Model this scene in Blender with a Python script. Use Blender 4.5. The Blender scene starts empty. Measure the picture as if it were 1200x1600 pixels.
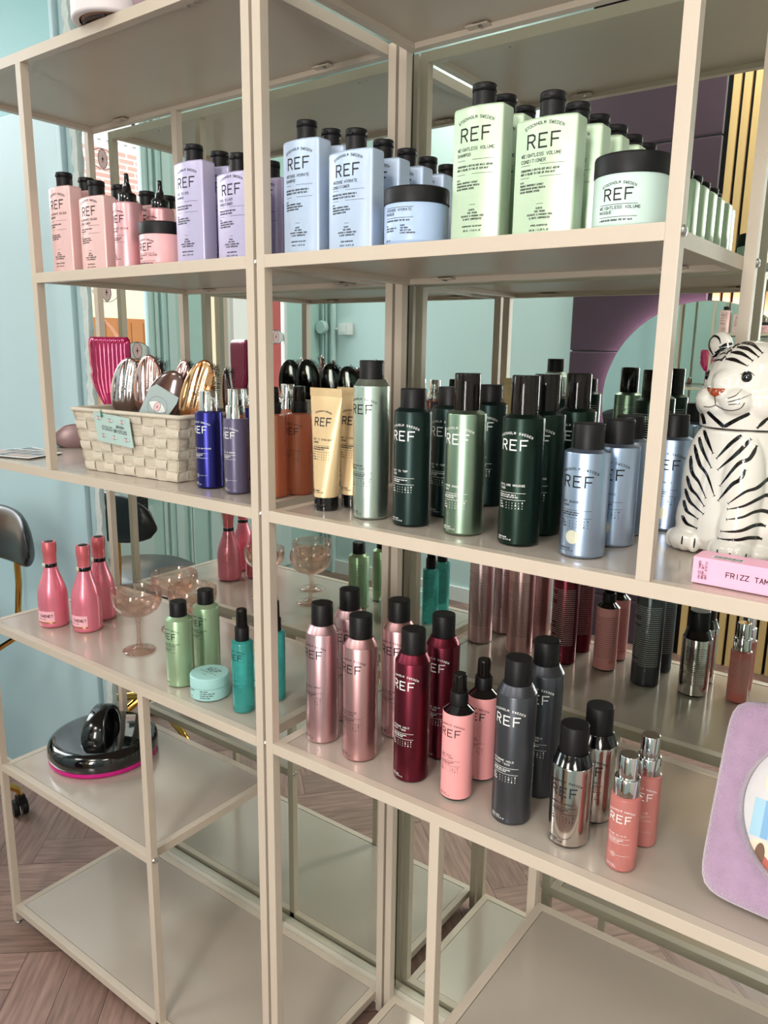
import bpy, bmesh, math, random
from mathutils import Vector, Matrix
from mathutils.bvhtree import BVHTree
random.seed(7)
SC = bpy.context.scene
COL = SC.collection
PI = math.pi

# ------------------------------------------------------------------ camera
CX, CY, CZ = .8451, -.8266, 1.4546
YAW, PIT, ROL, FPX = -.6353, -.2102, .0142, 1207.06
f_ = Vector((math.sin(YAW)*math.cos(PIT), math.cos(YAW)*math.cos(PIT), math.sin(PIT)))
r_ = Vector((math.cos(YAW), -math.sin(YAW), 0)); u_ = r_.cross(f_)
R_ = r_*math.cos(ROL)+u_*math.sin(ROL); U_ = -r_*math.sin(ROL)+u_*math.cos(ROL)
cd = bpy.data.cameras.new('camera'); cam = bpy.data.objects.new('camera', cd); COL.objects.link(cam)
cd.sensor_fit = 'HORIZONTAL'; cd.sensor_width = 36; cd.lens = 36*FPX/1200; cd.clip_start = .02
m4 = Matrix((R_, U_, -f_)).transposed().to_4x4(); m4.translation = Vector((CX, CY, CZ)); cam.matrix_world = m4
SC.camera = cam

# ------------------------------------------------------------------ light and exposure
SC.view_settings.view_transform = 'Standard'; SC.view_settings.look = 'None'
SC.view_settings.gamma = 1; SC.view_settings.use_curve_mapping = False
SC.view_settings.exposure = -0.22
w = bpy.data.worlds.new('world'); SC.world = w; w.use_nodes = True
w.node_tree.nodes['Background'].inputs[0].default_value = (.86, .93, 1, 1)
w.node_tree.nodes['Background'].inputs[1].default_value = 1.3

def light(name, kind, loc, aim, energy, color=(1, 1, 1), size=1., size_y=None, angle=None):
    l = bpy.data.lights.new(name, kind); l.energy = energy; l.color = color
    if kind == 'AREA':
        l.shape = 'RECTANGLE'; l.size = size; l.size_y = size_y or size
    if angle is not None: l.angle = angle
    o = bpy.data.objects.new(name, l); COL.objects.link(o); o.location = loc
    o.rotation_euler = (Vector(aim)-Vector(loc)).to_track_quat('-Z', 'Y').to_euler()
    return o
# daylight on the street, falling through the two openings; sun on the houses opposite
light('street_sky_light', 'AREA', (-4.1, -.2, 3.3), (-1.2, -.5, 1.0), 205, (.88, .95, 1), 2.6, 2.0)
light('front_daylight', 'AREA', (.80, -2.62, 1.6), (0, 0, .7), 74, (1, .96, .91), .62, 1.5)
light('sun', 'SUN', (0, 0, 6), (-3.2, -1.1, 3.6), 6.0, (1, .95, .88), angle=.01)
# added fill lamps under the ceiling, out of view, to brighten the room
for i, (x, y) in enumerate(((-1.3, -1.72), (.2, -1.72), (1.7, -1.3))):
    light('added_fill_light', 'AREA', (x, y, 3.03), (x, y, 0), 20, (1, .96, .9), .55, .55)

# ------------------------------------------------------------------ materials
def srgb(c):
    return tuple(((v/255)/12.92 if v/255 <= .04045 else ((v/255+.055)/1.055)**2.4) for v in c)
def mat(name, rgb, rough=.5, metal=0., trans=0., ior=1.45, coat=0., noise=None, bump=None, emit=None, spec=None, sheen=0., aniso=0.):
    m = bpy.data.materials.new(name); m.use_nodes = True; nt = m.node_tree; b = nt.nodes['Principled BSDF']
    c = srgb(rgb)+(1,)
    b.inputs['Base Color'].default_value = c; b.inputs['Roughness'].default_value = rough
    b.inputs['Metallic'].default_value = metal; b.inputs['Transmission Weight'].default_value = trans
    b.inputs['IOR'].default_value = ior; b.inputs['Coat Weight'].default_value = coat
    b.inputs['Sheen Weight'].default_value = sheen
    if spec is not None: b.inputs['Specular IOR Level'].default_value = spec
    if emit: b.inputs['Emission Color'].default_value = c; b.inputs['Emission Strength'].default_value = emit
    if noise or bump:
        tc = nt.nodes.new('ShaderNodeTexCoord'); mp = nt.nodes.new('ShaderNodeMapping'); nt.links.new(tc.outputs['Object'], mp.inputs[0])
    if noise:   # (scale vec, amount)
        sc, amt = noise; mp.inputs['Scale'].default_value = sc
        n = nt.nodes.new('ShaderNodeTexNoise'); n.inputs['Scale'].default_value = 1; n.inputs['Detail'].default_value = 3
        nt.links.new(mp.outputs[0], n.inputs[0])
        mr = nt.nodes.new('ShaderNodeMapRange'); mr.inputs[3].default_value = 1-amt; mr.inputs[4].default_value = 1+amt
        nt.links.new(n.outputs[0], mr.inputs[0])
        mx = nt.nodes.new('ShaderNodeVectorMath'); mx.operation = 'SCALE'; mx.inputs[0].default_value = c[:3]
        nt.links.new(mr.outputs[0], mx.inputs['Scale']); nt.links.new(mx.outputs[0], b.inputs['Base Color'])
    if bump:
        sc, st = bump
        mp2 = nt.nodes.new('ShaderNodeMapping'); nt.links.new(tc.outputs['Object'], mp2.inputs[0]); mp2.inputs['Scale'].default_value = sc
        n = nt.nodes.new('ShaderNodeTexNoise'); n.inputs['Scale'].default_value = 1; nt.links.new(mp2.outputs[0], n.inputs[0])
        bp = nt.nodes.new('ShaderNodeBump'); bp.inputs['Strength'].default_value = st; bp.inputs['Distance'].default_value = .002
        nt.links.new(n.outputs[0], bp.inputs['Height']); nt.links.new(bp.outputs[0], b.inputs['Normal'])
    return m
BEIGE = mat('beige_powder_coat', (196, 182, 166), .36, 0, noise=((9, 9, 9), .03), bump=((900, 900, 900), .05))
PANEL = mat('beige_sheet', (184, 172, 160), .16, .15, noise=((5, 5, 5), .03))
STEEL = mat('zinc_steel', (190, 190, 188), .3, 1)
CHROME = mat('chrome', (225, 225, 225), .06, 1)
BLK = mat('black_plastic', (15, 13, 15), .48, spec=.35)
BLKG = mat('gloss_black_plastic', (10, 10, 12), .08, coat=.5)
INKB = mat('black_print', (28, 26, 28), .6)
INKW = mat('white_print', (232, 232, 228), .5)
INKS = mat('silver_print', (215, 215, 210), .25, .8)
SMOKE = mat('smoky_clear_plastic', (84, 74, 70), .05, 0, .92, 1.35)
MIRROR = mat('mirror_glass', (226, 232, 226), 0, 1)
MINT = mat('mint_paint', (186, 219, 214), .55, noise=((1.3, 1.3, .6), .04))
MINTL = mat('pale_mint_paint', (206, 228, 227), .5, noise=((1.3, 1.3, .6), .03))
TEAL = mat('teal_wall_paint', (140, 192, 194), .5, noise=((2, 2, .7), .05))
PALE = mat('pale_blue_panel', (176, 204, 210), .42, noise=((3, 3, .5), .05), bump=((5, 5, .8), .25))
WHITE = mat('white_paint', (232, 234, 232), .5)
CAULK = mat('ragged_white_caulk', (206, 216, 214), .8, noise=((90, 90, 60), .15), bump=((120, 120, 90), 1))

# ------------------------------------------------------------------ mesh builder
class MB:
    def __init__(s): s.v = []; s.f = []; s.m = []; s.sm = []
    def add(s, vs, fs, mi=0, smooth=False):
        o = len(s.v); s.v += [tuple(v) for v in vs]
        for f in fs: s.f.append(tuple(i+o for i in f)); s.m.append(mi); s.sm.append(smooth)
    def box(s, x0, x1, y0, y1, z0, z1, mi=0, M=None, bev=0):
        if bev:
            bm = bmesh.new(); bmesh.ops.create_cube(bm, size=1)
            for v in bm.verts: v.co = Vector(((x0+x1)/2+v.co.x*(x1-x0), (y0+y1)/2+v.co.y*(y1-y0), (z0+z1)/2+v.co.z*(z1-z0)))
            bmesh.ops.bevel(bm, geom=bm.edges[:], offset=bev, segments=2, profile=.7, affect='EDGES')
            bm.verts.index_update()
            vs = [v.co.copy() for v in bm.verts]; fs = [tuple(v.index for v in f.verts) for f in bm.faces]; bm.free()
        else:
            vs = [Vector((x, y, z)) for z in (z0, z1) for y in (y0, y1) for x in (x0, x1)]
            fs = [(0, 2, 3, 1), (4, 5, 7, 6), (0, 1, 5, 4), (2, 6, 7, 3), (0, 4, 6, 2), (1, 3, 7, 5)]
        if M: vs = [M @ v for v in vs]
        s.add(vs, fs, mi)
        return s
    def lathe(s, prof, seg=48, mi=0, c=(0, 0, 0), M=None, mis=None):
        # prof: list of (r, z) or (r, z, 'h') where h marks a hard edge (ring doubled)
        rings = []; fs = []; vs = []
        def ring(r, z):
            o = len(vs)
            if r < 1e-7: vs.append(Vector((c[0], c[1], c[2]+z))); return (o, 1)
            for k in range(seg):
                a = 2*PI*k/seg; vs.append(Vector((c[0]+r*math.cos(a), c[1]+r*math.sin(a), c[2]+z)))
            return (o, seg)
        prev = None; ms = []
        for i, p in enumerate(prof):
            cur = ring(p[0], p[1])
            if prev is not None:
                (a, na), (b, nb) = prev, cur; mm = mis[i-1] if mis else mi
                for k in range(seg):
                    k2 = (k+1) % seg
                    if na == 1 and nb == 1: continue
                    if na == 1: fs.append((a, b+k2, b+k)[::-1])
                    elif nb == 1: fs.append((a+k, a+k2, b))
                    else: fs.append((a+k, a+k2, b+k2, b+k))
                    ms.append(mm)
            prev = ring(p[0], p[1]) if len(p) > 2 else cur
        if M: vs = [M @ v for v in vs]
        o = len(s.v); s.v += [tuple(v) for v in vs]
        for f, mm in zip(fs, ms): s.f.append(tuple(i+o for i in f)); s.m.append(mm); s.sm.append(True)
        return s
    def loft(s, rings, mi=0, cap=True, smooth=True):
        n = len(rings[0]); vs = [p for r in rings for p in r]; fs = []
        for i in range(len(rings)-1):
            for k in range(n):
                k2 = (k+1) % n; fs.append((i*n+k, i*n+k2, (i+1)*n+k2, (i+1)*n+k))
        s.add(vs, fs, mi, smooth)
        if cap:
            s.add(rings[0], [tuple(range(n))[::-1]], mi); s.add(rings[-1], [tuple(range(n))], mi)
        return s
    def tube(s, pts, r, seg=10, mi=0, closed=False):
        pts = [Vector(p) for p in pts]; rings = []; n = len(pts); up = None
        for i, p in enumerate(pts):
            if closed: t = pts[(i+1) % n]-pts[i-1]
            else: t = pts[min(i+1, n-1)]-pts[max(i-1, 0)]
            t.normalize()
            if up is None: up = Vector((0, 0, 1)) if abs(t.z) < .9 else Vector((1, 0, 0))
            a = t.cross(up).normalized(); b = a.cross(t).normalized(); up = b
            rr = r[i] if isinstance(r, (list, tuple)) else r
            rings.append([p+a*math.cos(2*PI*k/seg)*rr+b*math.sin(2*PI*k/seg)*rr for k in range(seg)])
        if closed: rings.append(rings[0])
        return s.loft(rings, mi, cap=not closed)
    def build(s, name, mats, parent=None, loc=None):
        me = bpy.data.meshes.new(name); me.from_pydata(s.v, [], s.f)
        for m in (mats if isinstance(mats, (list, tuple)) else [mats]): me.materials.append(m)
        me.polygons.foreach_set('material_index', s.m); me.polygons.foreach_set('use_smooth', s.sm); me.update()
        o = bpy.data.objects.new(name, me); COL.objects.link(o)
        if parent: o.parent = parent
        if loc: o.location = loc
        return o

def tag(o, label, cat, group=None):
    o['label'] = label; o['category'] = cat
    if group: o['group'] = group
    return o
def thing(name, label, cat, loc=(0, 0, 0), rz=0., group=None):
    o = bpy.data.objects.new(name, None); COL.objects.link(o); o.empty_display_size = .02
    o.location = loc; o.rotation_euler = (0, 0, rz)
    return tag(o, label, cat, group)
def struct(o): o['kind'] = 'structure'; return o
def dup(root, loc, label, group=None, rz=None):
    r = root.copy(); COL.objects.link(r); r.location = loc; r['label'] = label
    if rz is not None: r.rotation_euler = (0, 0, rz)
    if group: r['group'] = group
    for ch in list(root.children):
        c = ch.copy(); COL.objects.link(c); c.parent = r
        for g in list(ch.children):
            d = g.copy(); COL.objects.link(d); d.parent = c
    return r

# ------------------------------------------------------------------ stroke lettering on surfaces
G = {
'A': ['0,0 2,6 4,0', '.7,2 3.3,2'], 'B': ['0,0 0,6 2.6,6 3.6,5.3 3.6,3.8 2.6,3.1 0,3.1', '2.6,3.1 4,2.4 4,.8 2.8,0 0,0'],
'C': ['4,5 3,6 1.2,6 0,4.6 0,1.4 1.2,0 3,0 4,1'], 'D': ['0,0 0,6 2.2,6 4,4.4 4,1.6 2.2,0 0,0'], 'E': ['4,6 0,6 0,0 4,0', '0,3.1 3.2,3.1'],
'F': ['4,6 0,6 0,0', '0,3 3.3,3'], 'G': ['4,5 3,6 1.2,6 0,4.6 0,1.4 1.2,0 3,0 4,1 4,2.8 2.4,2.8'], 'H': ['0,0 0,6', '4,0 4,6', '0,3 4,3'],
'I': ['2,0 2,6'], 'J': ['3.5,6 3.5,1.3 2.4,0 1.2,0 .2,1.2'], 'K': ['0,0 0,6', '4,6 0,2.6', '1.3,3.7 4,0'], 'L': ['0,6 0,0 3.6,0'],
'M': ['0,0 0,6 2,2 4,6 4,0'], 'N': ['0,0 0,6 4,0 4,6'], 'O': ['1.2,0 0,1.4 0,4.6 1.2,6 2.8,6 4,4.6 4,1.4 2.8,0 1.2,0'],
'P': ['0,0 0,6 2.8,6 4,5.2 4,3.6 2.8,2.8 0,2.8'], 'Q': ['1.2,0 0,1.4 0,4.6 1.2,6 2.8,6 4,4.6 4,1.4 2.8,0 1.2,0', '2.6,1.4 4.2,-.4'],
'R': ['0,0 0,6 2.8,6 3.9,5.2 3.9,3.7 2.8,2.9 0,2.9', '2,2.9 4,0'], 'S': ['4,5 3,6 1,6 0,5 0,4 1,3.2 3,2.8 4,2 4,1 3,0 1,0 0,1'],
'T': ['2,0 2,6', '0,6 4,6'], 'U': ['0,6 0,1.3 1.2,0 2.8,0 4,1.3 4,6'], 'V': ['0,6 2,0 4,6'], 'W': ['0,6 1,0 2,4 3,0 4,6'],
'X': ['0,0 4,6', '4,0 0,6'], 'Y': ['0,6 2,3 4,6', '2,3 2,0'], 'Z': ['0,6 4,6 0,0 4,0'],
'0': ['1.2,0 0,1.4 0,4.6 1.2,6 2.8,6 4,4.6 4,1.4 2.8,0 1.2,0'], '1': ['1,5 2.2,6 2.2,0'], '2': ['0,5 1,6 3,6 4,5 4,3.8 0,0 4,0'],
'3': ['0,5.2 1,6 3,6 4,5 4,4 3,3.2 1.6,3.1', '3,3.1 4,2.2 4,1 3,0 1,0 0,.8'], '4': ['3,0 3,6 0,1.8 4,1.8'], '5': ['4,6 .4,6 .2,3.5 2.6,3.8 4,2.6 4,1.2 2.8,0 1,0 0,.8'],
'6': ['3.6,6 1.4,4.6 0,2.4 0,1.2 1.2,0 2.8,0 4,1.2 4,2.2 2.8,3.4 .6,3.2'], '7': ['0,6 4,6 1.4,0'], '8': ['1,3.2 0,4.2 0,5 1,6 3,6 4,5 4,4.2 3,3.2 1,3.2 0,2.2 0,1 1,0 3,0 4,1 4,2.2 3,3.2'],
'9': ['.4,0 2.6,1.2 4,3.6 4,4.8 2.8,6 1.2,6 0,4.8 0,3.8 1.2,2.7 3.6,3'], '&': ['4,0 .6,4.4 .8,5.6 2,6 3,5.2 2.8,4.2 .3,2 .2,.8 1.4,0 2.6,.3 4,2.4'],
'.': ['1.8,0 2.2,.2'], ',': ['2,.4 1.6,-.9'], '-': ['.8,3 3.2,3'], '/': ['0,-.5 3,6.5'], '|': ['2,-.6 2,6.6'], '*': ['1,6 1.8,5.4 1,4.6 .4,5.3 1,6', '.4,4 1.8,4'], '%': ['0,0 4,6', '.3,5 1.1,5.6', '3,.4 3.8,1'],
"'": ['2,6 2,4.6'], ' ': [], '_': ['0,3 4,3'],
}
GL = {k: [[tuple(map(float, p.split(','))) for p in st.split()] for st in v] for k, v in G.items()}
def seg_quad(mb, mp, a, b, wd, mi, maxlen=.0022):
    d = Vector((b[0]-a[0], b[1]-a[1])); L = d.length
    if L < 1e-7: return
    d /= L; n = Vector((-d.y, d.x))*wd/2; e = d*wd*.42
    a2 = Vector(a)-e; b2 = Vector(b)+e; k = max(1, int(abs(b2.x-a2.x)/maxlen)+1) if L > maxlen else 1
    vs = []
    for i in range(k+1):
        p = a2.lerp(b2, i/k)
        q = p-n; r = p+n; vs += [mp(q.x, q.y), mp(r.x, r.y)]
    mb.add(vs, [(2*i, 2*i+2, 2*i+3, 2*i+1) for i in range(k)], mi)
def text(mb, mp, s, x, z, h, mi=1, wd=None, align='c', arc=None, sp=1.45, wx=1.0, slant=0):
    u = h/6; adv = 4*u*sp*wx; wd = wd or h*.13; tot = adv*len(s)-(adv-4*u*wx)
    x0 = x-tot/2 if align == 'c' else x
    for i, ch in enumerate(s):
        gx = x0+i*adv
        for st in GL.get(ch, []):
            pts = []
            for (px, pz) in st:
                lx = gx+px*u*wx+slant*pz*u; lz = pz*u
                if arc:
                    a = (lx-x)/arc; pts.append((x+(arc+lz)*math.sin(a), z-arc+(arc+lz)*math.cos(a)))
                else: pts.append((lx, z+lz))
            for a, b in zip(pts, pts[1:]): seg_quad(mb, mp, a, b, wd, mi)
def rule(mb, mp, x0, x1, z, wd=.0004, mi=1): seg_quad(mb, mp, (x0, z), (x1, z), wd, mi, .003)
def cyl_map(R, phi=0, off=.00022):
    return lambda s, z: Vector(((R+off)*math.sin(s/R+phi), -(R+off)*math.cos(s/R+phi), z))
def ringmark(mb, mp, x, z, r, wd=.0003, mi=1, n=14):
    for i in range(n):
        a, b = 2*PI*i/n, 2*PI*(i+1)/n
        seg_quad(mb, mp, (x+r*math.cos(a), z+r*math.sin(a)), (x+r*math.cos(b), z+r*math.sin(b)), wd, mi)
def disc(mb, mp, x, z, r, mi, n=28):
    vs = [mp(x, z)]; fs = []
    rr = [r*.5, r]
    for q in rr: vs += [mp(x+q*math.cos(2*PI*i/n), z+q*math.sin(2*PI*i/n)) for i in range(n)]
    for i in range(n):
        j = (i+1) % n; fs += [(0, 1+i, 1+j), (1+i, 1+n+i, 1+n+j, 1+j)]
    mb.add(vs, fs, mi)

def head_print(mb, mp, ztop, k=1., mi=1):
    """arched town line and big letters; ztop = height of the shoulder"""
    text(mb, mp, 'STOCKHOLM SWEDEN', 0, ztop-.0190*k, .0026*k, mi, .0005*k, arc=.052*k, sp=1.82)
    text(mb, mp, 'REF', 0, ztop-.0387*k, .0123*k, mi, .0017*k, sp=1.62, wx=1.02)
def can_print(mb, mp, bh, lines, k=1., mi=1, top=None, desc=('A FLEXIBLE SPRAY FOR NATURAL', 'HOLD AND LASTING SHINE'), matrix=True, foot=('SHAPES & HOLDS', '300 ML | 10.14 FL.OZ'), nz=None, mi2=None):
    head_print(mb, mp, bh if top is None else top, k, mi)
    mi2 = mi if mi2 is None else mi2
    x0 = -.0185*k; z = nz if nz else bh*.5
    for i, l in enumerate(lines): text(mb, mp, l, x0, z-.0043*k*i, .0023*k, mi2, .00042*k, 'l', sp=1.55, wx=1.1)
    zz = z-.0043*k*(len(lines)-1)-.0042*k
    rule(mb, mp, x0, -x0, zz, .00045*k, mi2)
    for i, l in enumerate(desc): text(mb, mp, l, x0, zz-.0035*k-.0026*k*i, .0013*k, mi2, .00033*k, 'l', sp=1.42, wx=.78, slant=.15)
    zz -= .0048*k+.0026*k*(len(desc)-1)
    zz -= .0015*k; rule(mb, mp, x0, -x0, zz, .00045*k, mi2)
    if matrix:
        for i, l in enumerate(('HOLD', 'SHINE', 'VOLUME')):
            zr = zz-.0042*k-.0034*k*i
            text(mb, mp, l, x0, zr, .0015*k, mi2, .00033*k, 'l', sp=1.45, wx=.9)
            for j in range(6):
                big = j == (5, 3, 4)[i]
                text(mb, mp, str(j), -.006*k+.0042*k*j, zr-.0002, (.0019 if big else .0011)*k, mi2, (.0005 if big else .0003)*k)
    for i, l in enumerate(foot): text(mb, mp, l, x0, .0105*k-.0028*k*i, .0013*k, mi2, .00032*k, 'l', sp=1.45, wx=.85)
def back_print(mb, R, bh, mi=1, diamond=False):
    """rows of unreadable small print round the back"""
    mp = cyl_map(R, PI); rnd = random.Random(3)
    z = bh*.86
    while z > bh*.22:
        x = -R*1.15; x1 = R*(1.15 if rnd.random() > .2 else .3)
        while x < x1:
            L = rnd.uniform(.0015, .005); rule(mb, mp, x, min(x+L, x1), z, .0007, mi); x += L+.0012
        z -= .0042
    if diamond:
        q = .0065; c = (-R*.95, bh*.17)
        P = [(c[0]+q, c[1]), (c[0], c[1]+q), (c[0]-q, c[1]), (c[0], c[1]-q)]
        mb.add([mp(*p) for p in P], [(0, 1, 2, 3)], 2)
        for i in range(4): seg_quad(mb, mp, P[i], P[(i+1) % 4], .0009, 3)
        ringmark(mb, mp, c[0], c[1]-.0005, .0014, .0012, 3, 8)

WHITEL = mat('white_label', (235, 232, 228), .5); REDL = mat('red_print', (170, 60, 50), .5)
def cap_part(root, name, m, r, z0, z1, bev=.0012, seg=40, grip=False):
    mb = MB(); mb.lathe([(0, z0), (r, z0, 'h'), (r, z1-bev), (r-bev*.4, z1-bev*.3), (r-bev*1.2, z1, 'h'), (0, z1)], seg)
    if grip: mb.lathe([(r*1.03, z0), (r*1.03, z0+(z1-z0)*.12)], seg)
    return mb.build(name, m, root)

# ------------------------------------------------------------------ shelf levels
ZA, ZB, ZC, ZS, ZF, ZT = 1.582, 1.207, .817, .4495, .055, 1.9615
D = .36; P = .016; RH = .018
MY = .385                                   # face of the mirrors

# ------------------------------------------------------------------ the room
def slab(name, m, *b, bev=0): return struct(MB().box(*b, bev=bev).build(name, m))
XL, XR, YF, YB, ZCEI = -2.45, 2.6, -2.17, .392, 3.1
# floor: herringbone planks
def floor():
    mb = MB(); mb.box(XL-.1, XR+.1, YF-.1, YB+.1, -.06, -.0035, 0)
    wv, L, g = .112, .56, .0006; ca, sa = math.cos(R45), math.sin(R45); rnd = random.Random(5)
    fl = []
    for mm in range(-9, 10):
        for k in range(-60, 61):
            for t in (0, 1):
                ox, oy = mm*L, -mm*L
                if t == 0: x0, y0, a, b = k*wv+ox, k*wv+oy, L, wv
                else: x0, y0, a, b = k*wv-wv+ox, k*wv+oy, wv, L
                W = lambda x, y: ((x-FDX)*ca-(y-FDY)*sa, (x-FDX)*sa+(y-FDY)*ca)
                X, Y = W(x0+a/2, y0+b/2)
                if not (XL-.25 < X < XR+.25 and YF-.25 < Y < YB+.25): continue
                P_ = [W(x, y) for x, y in ((x0+g, y0+g), (x0+a-g, y0+g), (x0+a-g, y0+b-g), (x0+g, y0+b-g))]
                fl.append((P_, t, rnd.random()))
    uv = []; ca_ = []
    for P_, t, r in fl:
        mb.add([(x, y, 0) for x, y in P_], [(0, 1, 2, 3)], 1)
        ox, oy = r*17, r*31
        q = [(ox, oy), (ox+L, oy), (ox+L, oy+wv), (ox, oy+wv)] if t == 0 else [(ox, oy+wv), (ox, oy), (ox+L, oy), (ox+L, oy+wv)]
        uv.append((q, r))
    base = mat('floor_joint', (60, 44, 38), .8)
    m = bpy.data.materials.new('wood_planks'); m.use_nodes = True; nt = m.node_tree; b = nt.nodes['Principled BSDF']
    U = nt.nodes.new('ShaderNodeUVMap'); mp = nt.nodes.new('ShaderNodeMapping'); mp.inputs['Scale'].default_value = (9, 85, 1)
    nt.links.new(U.outputs[0], mp.inputs[0])
    n = nt.nodes.new('ShaderNodeTexNoise'); n.inputs['Scale'].default_value = 1; n.inputs['Detail'].default_value = 6; n.inputs['Distortion'].default_value = .15
    nt.links.new(mp.outputs[0], n.inputs[0])
    cr = nt.nodes.new('ShaderNodeValToRGB'); e = cr.color_ramp.elements
    e[0].position = .28; e[0].color = srgb((124, 96, 86))+(1,); e[1].position = .75; e[1].color = srgb((168, 136, 122))+(1,)
    nt.links.new(n.outputs[0], cr.inputs[0])
    at = nt.nodes.new('ShaderNodeAttribute'); at.attribute_name = 'tone'
    mr = nt.nodes.new('ShaderNodeMapRange'); mr.inputs[3].default_value = .66; mr.inputs[4].default_value = 1.0; nt.links.new(at.outputs['Fac'], mr.inputs[0])
    vm = nt.nodes.new('ShaderNodeVectorMath'); vm.operation = 'SCALE'; nt.links.new(cr.outputs[0], vm.inputs[0]); nt.links.new(mr.outputs[0], vm.inputs['Scale'])
    nt.links.new(vm.outputs[0], b.inputs['Base Color']); b.inputs['Roughness'].default_value = .42
    bp = nt.nodes.new('ShaderNodeBump'); bp.inputs['Strength'].default_value = .25; bp.inputs['Distance'].default_value = .001
    nt.links.new(n.outputs[0], bp.inputs['Height']); nt.links.new(bp.outputs[0], b.inputs['Normal'])
    o = mb.build('floor', [base, m]); me = o.data
    ul = me.uv_layers.new(name='UVMap'); ta = me.attributes.new('tone', 'FLOAT', 'FACE')
    nb = len(me.polygons)-len(uv)
    for i, (q, r) in enumerate(uv):
        p = me.polygons[nb+i]; ta.data[nb+i].value = r
        for li, c in zip(p.loop_indices, q): ul.data[li].uv = c
    struct(o)
R45 = math.radians(41); FDX, FDY = -.048, -.50
floor()
slab('ceiling', mat('ceiling_white', (236, 234, 230), .7), XL-.1, XR+.1, YF-.1, YB+.1, ZCEI, ZCEI+.08)
slab('wall_back', TEAL, XL-.1, XR+.1, YB, YB+.1, 0, ZCEI)
slab('wall_right', mat('warm_white_wall', (228, 222, 212), .6), XR, XR+.1, YF-.1, YB, 0, ZCEI)
# wall opposite the mirrors, with a window opening
WX0, WX1, WZ0, WZ1 = .44, 1.16, .75, 2.65
mb = MB(); mb.box(XL-.1, WX0, YF-.1, YF, 0, ZCEI); mb.box(WX1, XR+.1, YF-.1, YF, 0, ZCEI)
mb.box(WX0, WX1, YF-.1, YF, 0, WZ0); mb.box(WX0, WX1, YF-.1, YF, WZ1, ZCEI); struct(mb.build('wall_front', MINTL))
GLASS = bpy.data.materials.new('window_glass'); GLASS.use_nodes = True; nt = GLASS.node_tree; nt.nodes.clear()
o_ = nt.nodes.new('ShaderNodeOutputMaterial'); mx = nt.nodes.new('ShaderNodeMixShader'); tr = nt.nodes.new('ShaderNodeBsdfTransparent'); gl = nt.nodes.new('ShaderNodeBsdfGlossy')
gl.inputs['Roughness'].default_value = 0; fr = nt.nodes.new('ShaderNodeFresnel'); fr.inputs[0].default_value = 1.3
nt.links.new(fr.outputs[0], mx.inputs[0]); nt.links.new(tr.outputs[0], mx.inputs[1]); nt.links.new(gl.outputs[0], mx.inputs[2]); nt.links.new(mx.outputs[0], o_.inputs[0])
def window(name, ax, a0, a1, z0, z1, pos, th, frame_m, bars=()):
    """ax='x': window in a wall facing y; ax='y': in a wall facing x"""
    fw = .022; mb = MB()
    def bx(p0, p1, q0, q1, t=th):
        if ax == 'x': mb.box(p0, p1, pos-t, pos, q0, q1)
        else: mb.box(pos-t, pos, p0, p1, q0, q1)
    bx(a0, a0+fw, z0, z1); bx(a1-fw, a1, z0, z1); bx(a0, a1, z0, z0+fw); bx(a0, a1, z1-fw, z1)
    for b in bars: bx(b-.02, b+.02, z0, z1)
    o = struct(mb.build(name, frame_m))
    g = MB()
    if ax == 'x': g.add([(a0, pos-th/2, z0), (a1, pos-th/2, z0), (a1, pos-th/2, z1), (a0, pos-th/2, z1)], [(0, 1, 2, 3)])
    else: g.add([(pos-th/2, a0, z0), (pos-th/2, a1, z0), (pos-th/2, a1, z1), (pos-th/2, a0, z1)], [(0, 1, 2, 3)])
    g.build('window_pane', GLASS, o)
    return o
window('window_2', 'x', WX0, WX1, WZ0, WZ1, YF-.02, .05, WHITE)
# shop front on the left: window, column, glazed door
V0, V1, VZ0, VZ1 = -.90, .22, .78, 2.80
DY0, DY1, DZ0, DZ1 = -1.87, -1.22, .95, 2.35
mb = MB()
LT = .03; mb.box(XL-LT, XL, V1, YB, 0, ZCEI); mb.box(XL-LT, XL, V0, V1, 0, VZ0); mb.box(XL-LT, XL, V0, V1, VZ1, ZCEI)
mb.box(XL-LT, XL, DY1, V0, 0, ZCEI); mb.box(XL-LT, XL, DY0, DY1, DZ1, ZCEI); mb.box(XL-LT, XL, DY0, DY1, 0, DZ0); mb.box(XL-LT, XL, YF, DY0, 0, ZCEI)
struct(mb.build('wall_left', MINT))
window('window_1', 'y', V0, V1, VZ0, VZ1, XL, .03, MINTL)
window('window_3', 'y', DY0, DY1, DZ0, DZ1, XL, .03, WHITE, bars=(-1.40,))
mb = MB()   # mouldings of the column between window and door, and panels below
for y, wd, d in ((-.925, .02, .008), (-.955, .012, .016), (-1.02, .05, .007), (-1.085, .012, .016), (-1.11, .012, .006)): mb.box(XL, XL+d, y-wd/2, y+wd/2, 0, ZCEI, bev=.004)
mb.box(XL, XL+.03, V0, V1, .70, .76, bev=.004); mb.box(XL, XL+.015, -.84, -.1, .12, .64, bev=.004)
mb.box(XL, XL+.02, DY0, DY1, .1, .82, bev=.005); mb.box(XL, XL+.035, DY0+.1, DY1-.1, .2, .72, bev=.006)
struct(mb.build('trim_1', MINTL))
v = MB(); v.box(XL+.015, XL+.03, -.80, -.42, .54, .70)
for i in range(9): v.box(XL+.03, XL+.034, -.79, -.43, .552+i*.016, .56+i*.016, 1)
tag(v.build('wall_vent', [mat('vent_black', (22, 26, 28), .5), mat('vent_slat', (48, 54, 56), .4)]), 'black slatted vent grille low on the mint shopfront wall', 'vent')
tag(MB().box(XL+.035, XL+.037, -1.44, -1.30, .50, .62).build('paper_notice', WHITE), 'blank white paper notice stuck on the mint door panel', 'notice')
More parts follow.
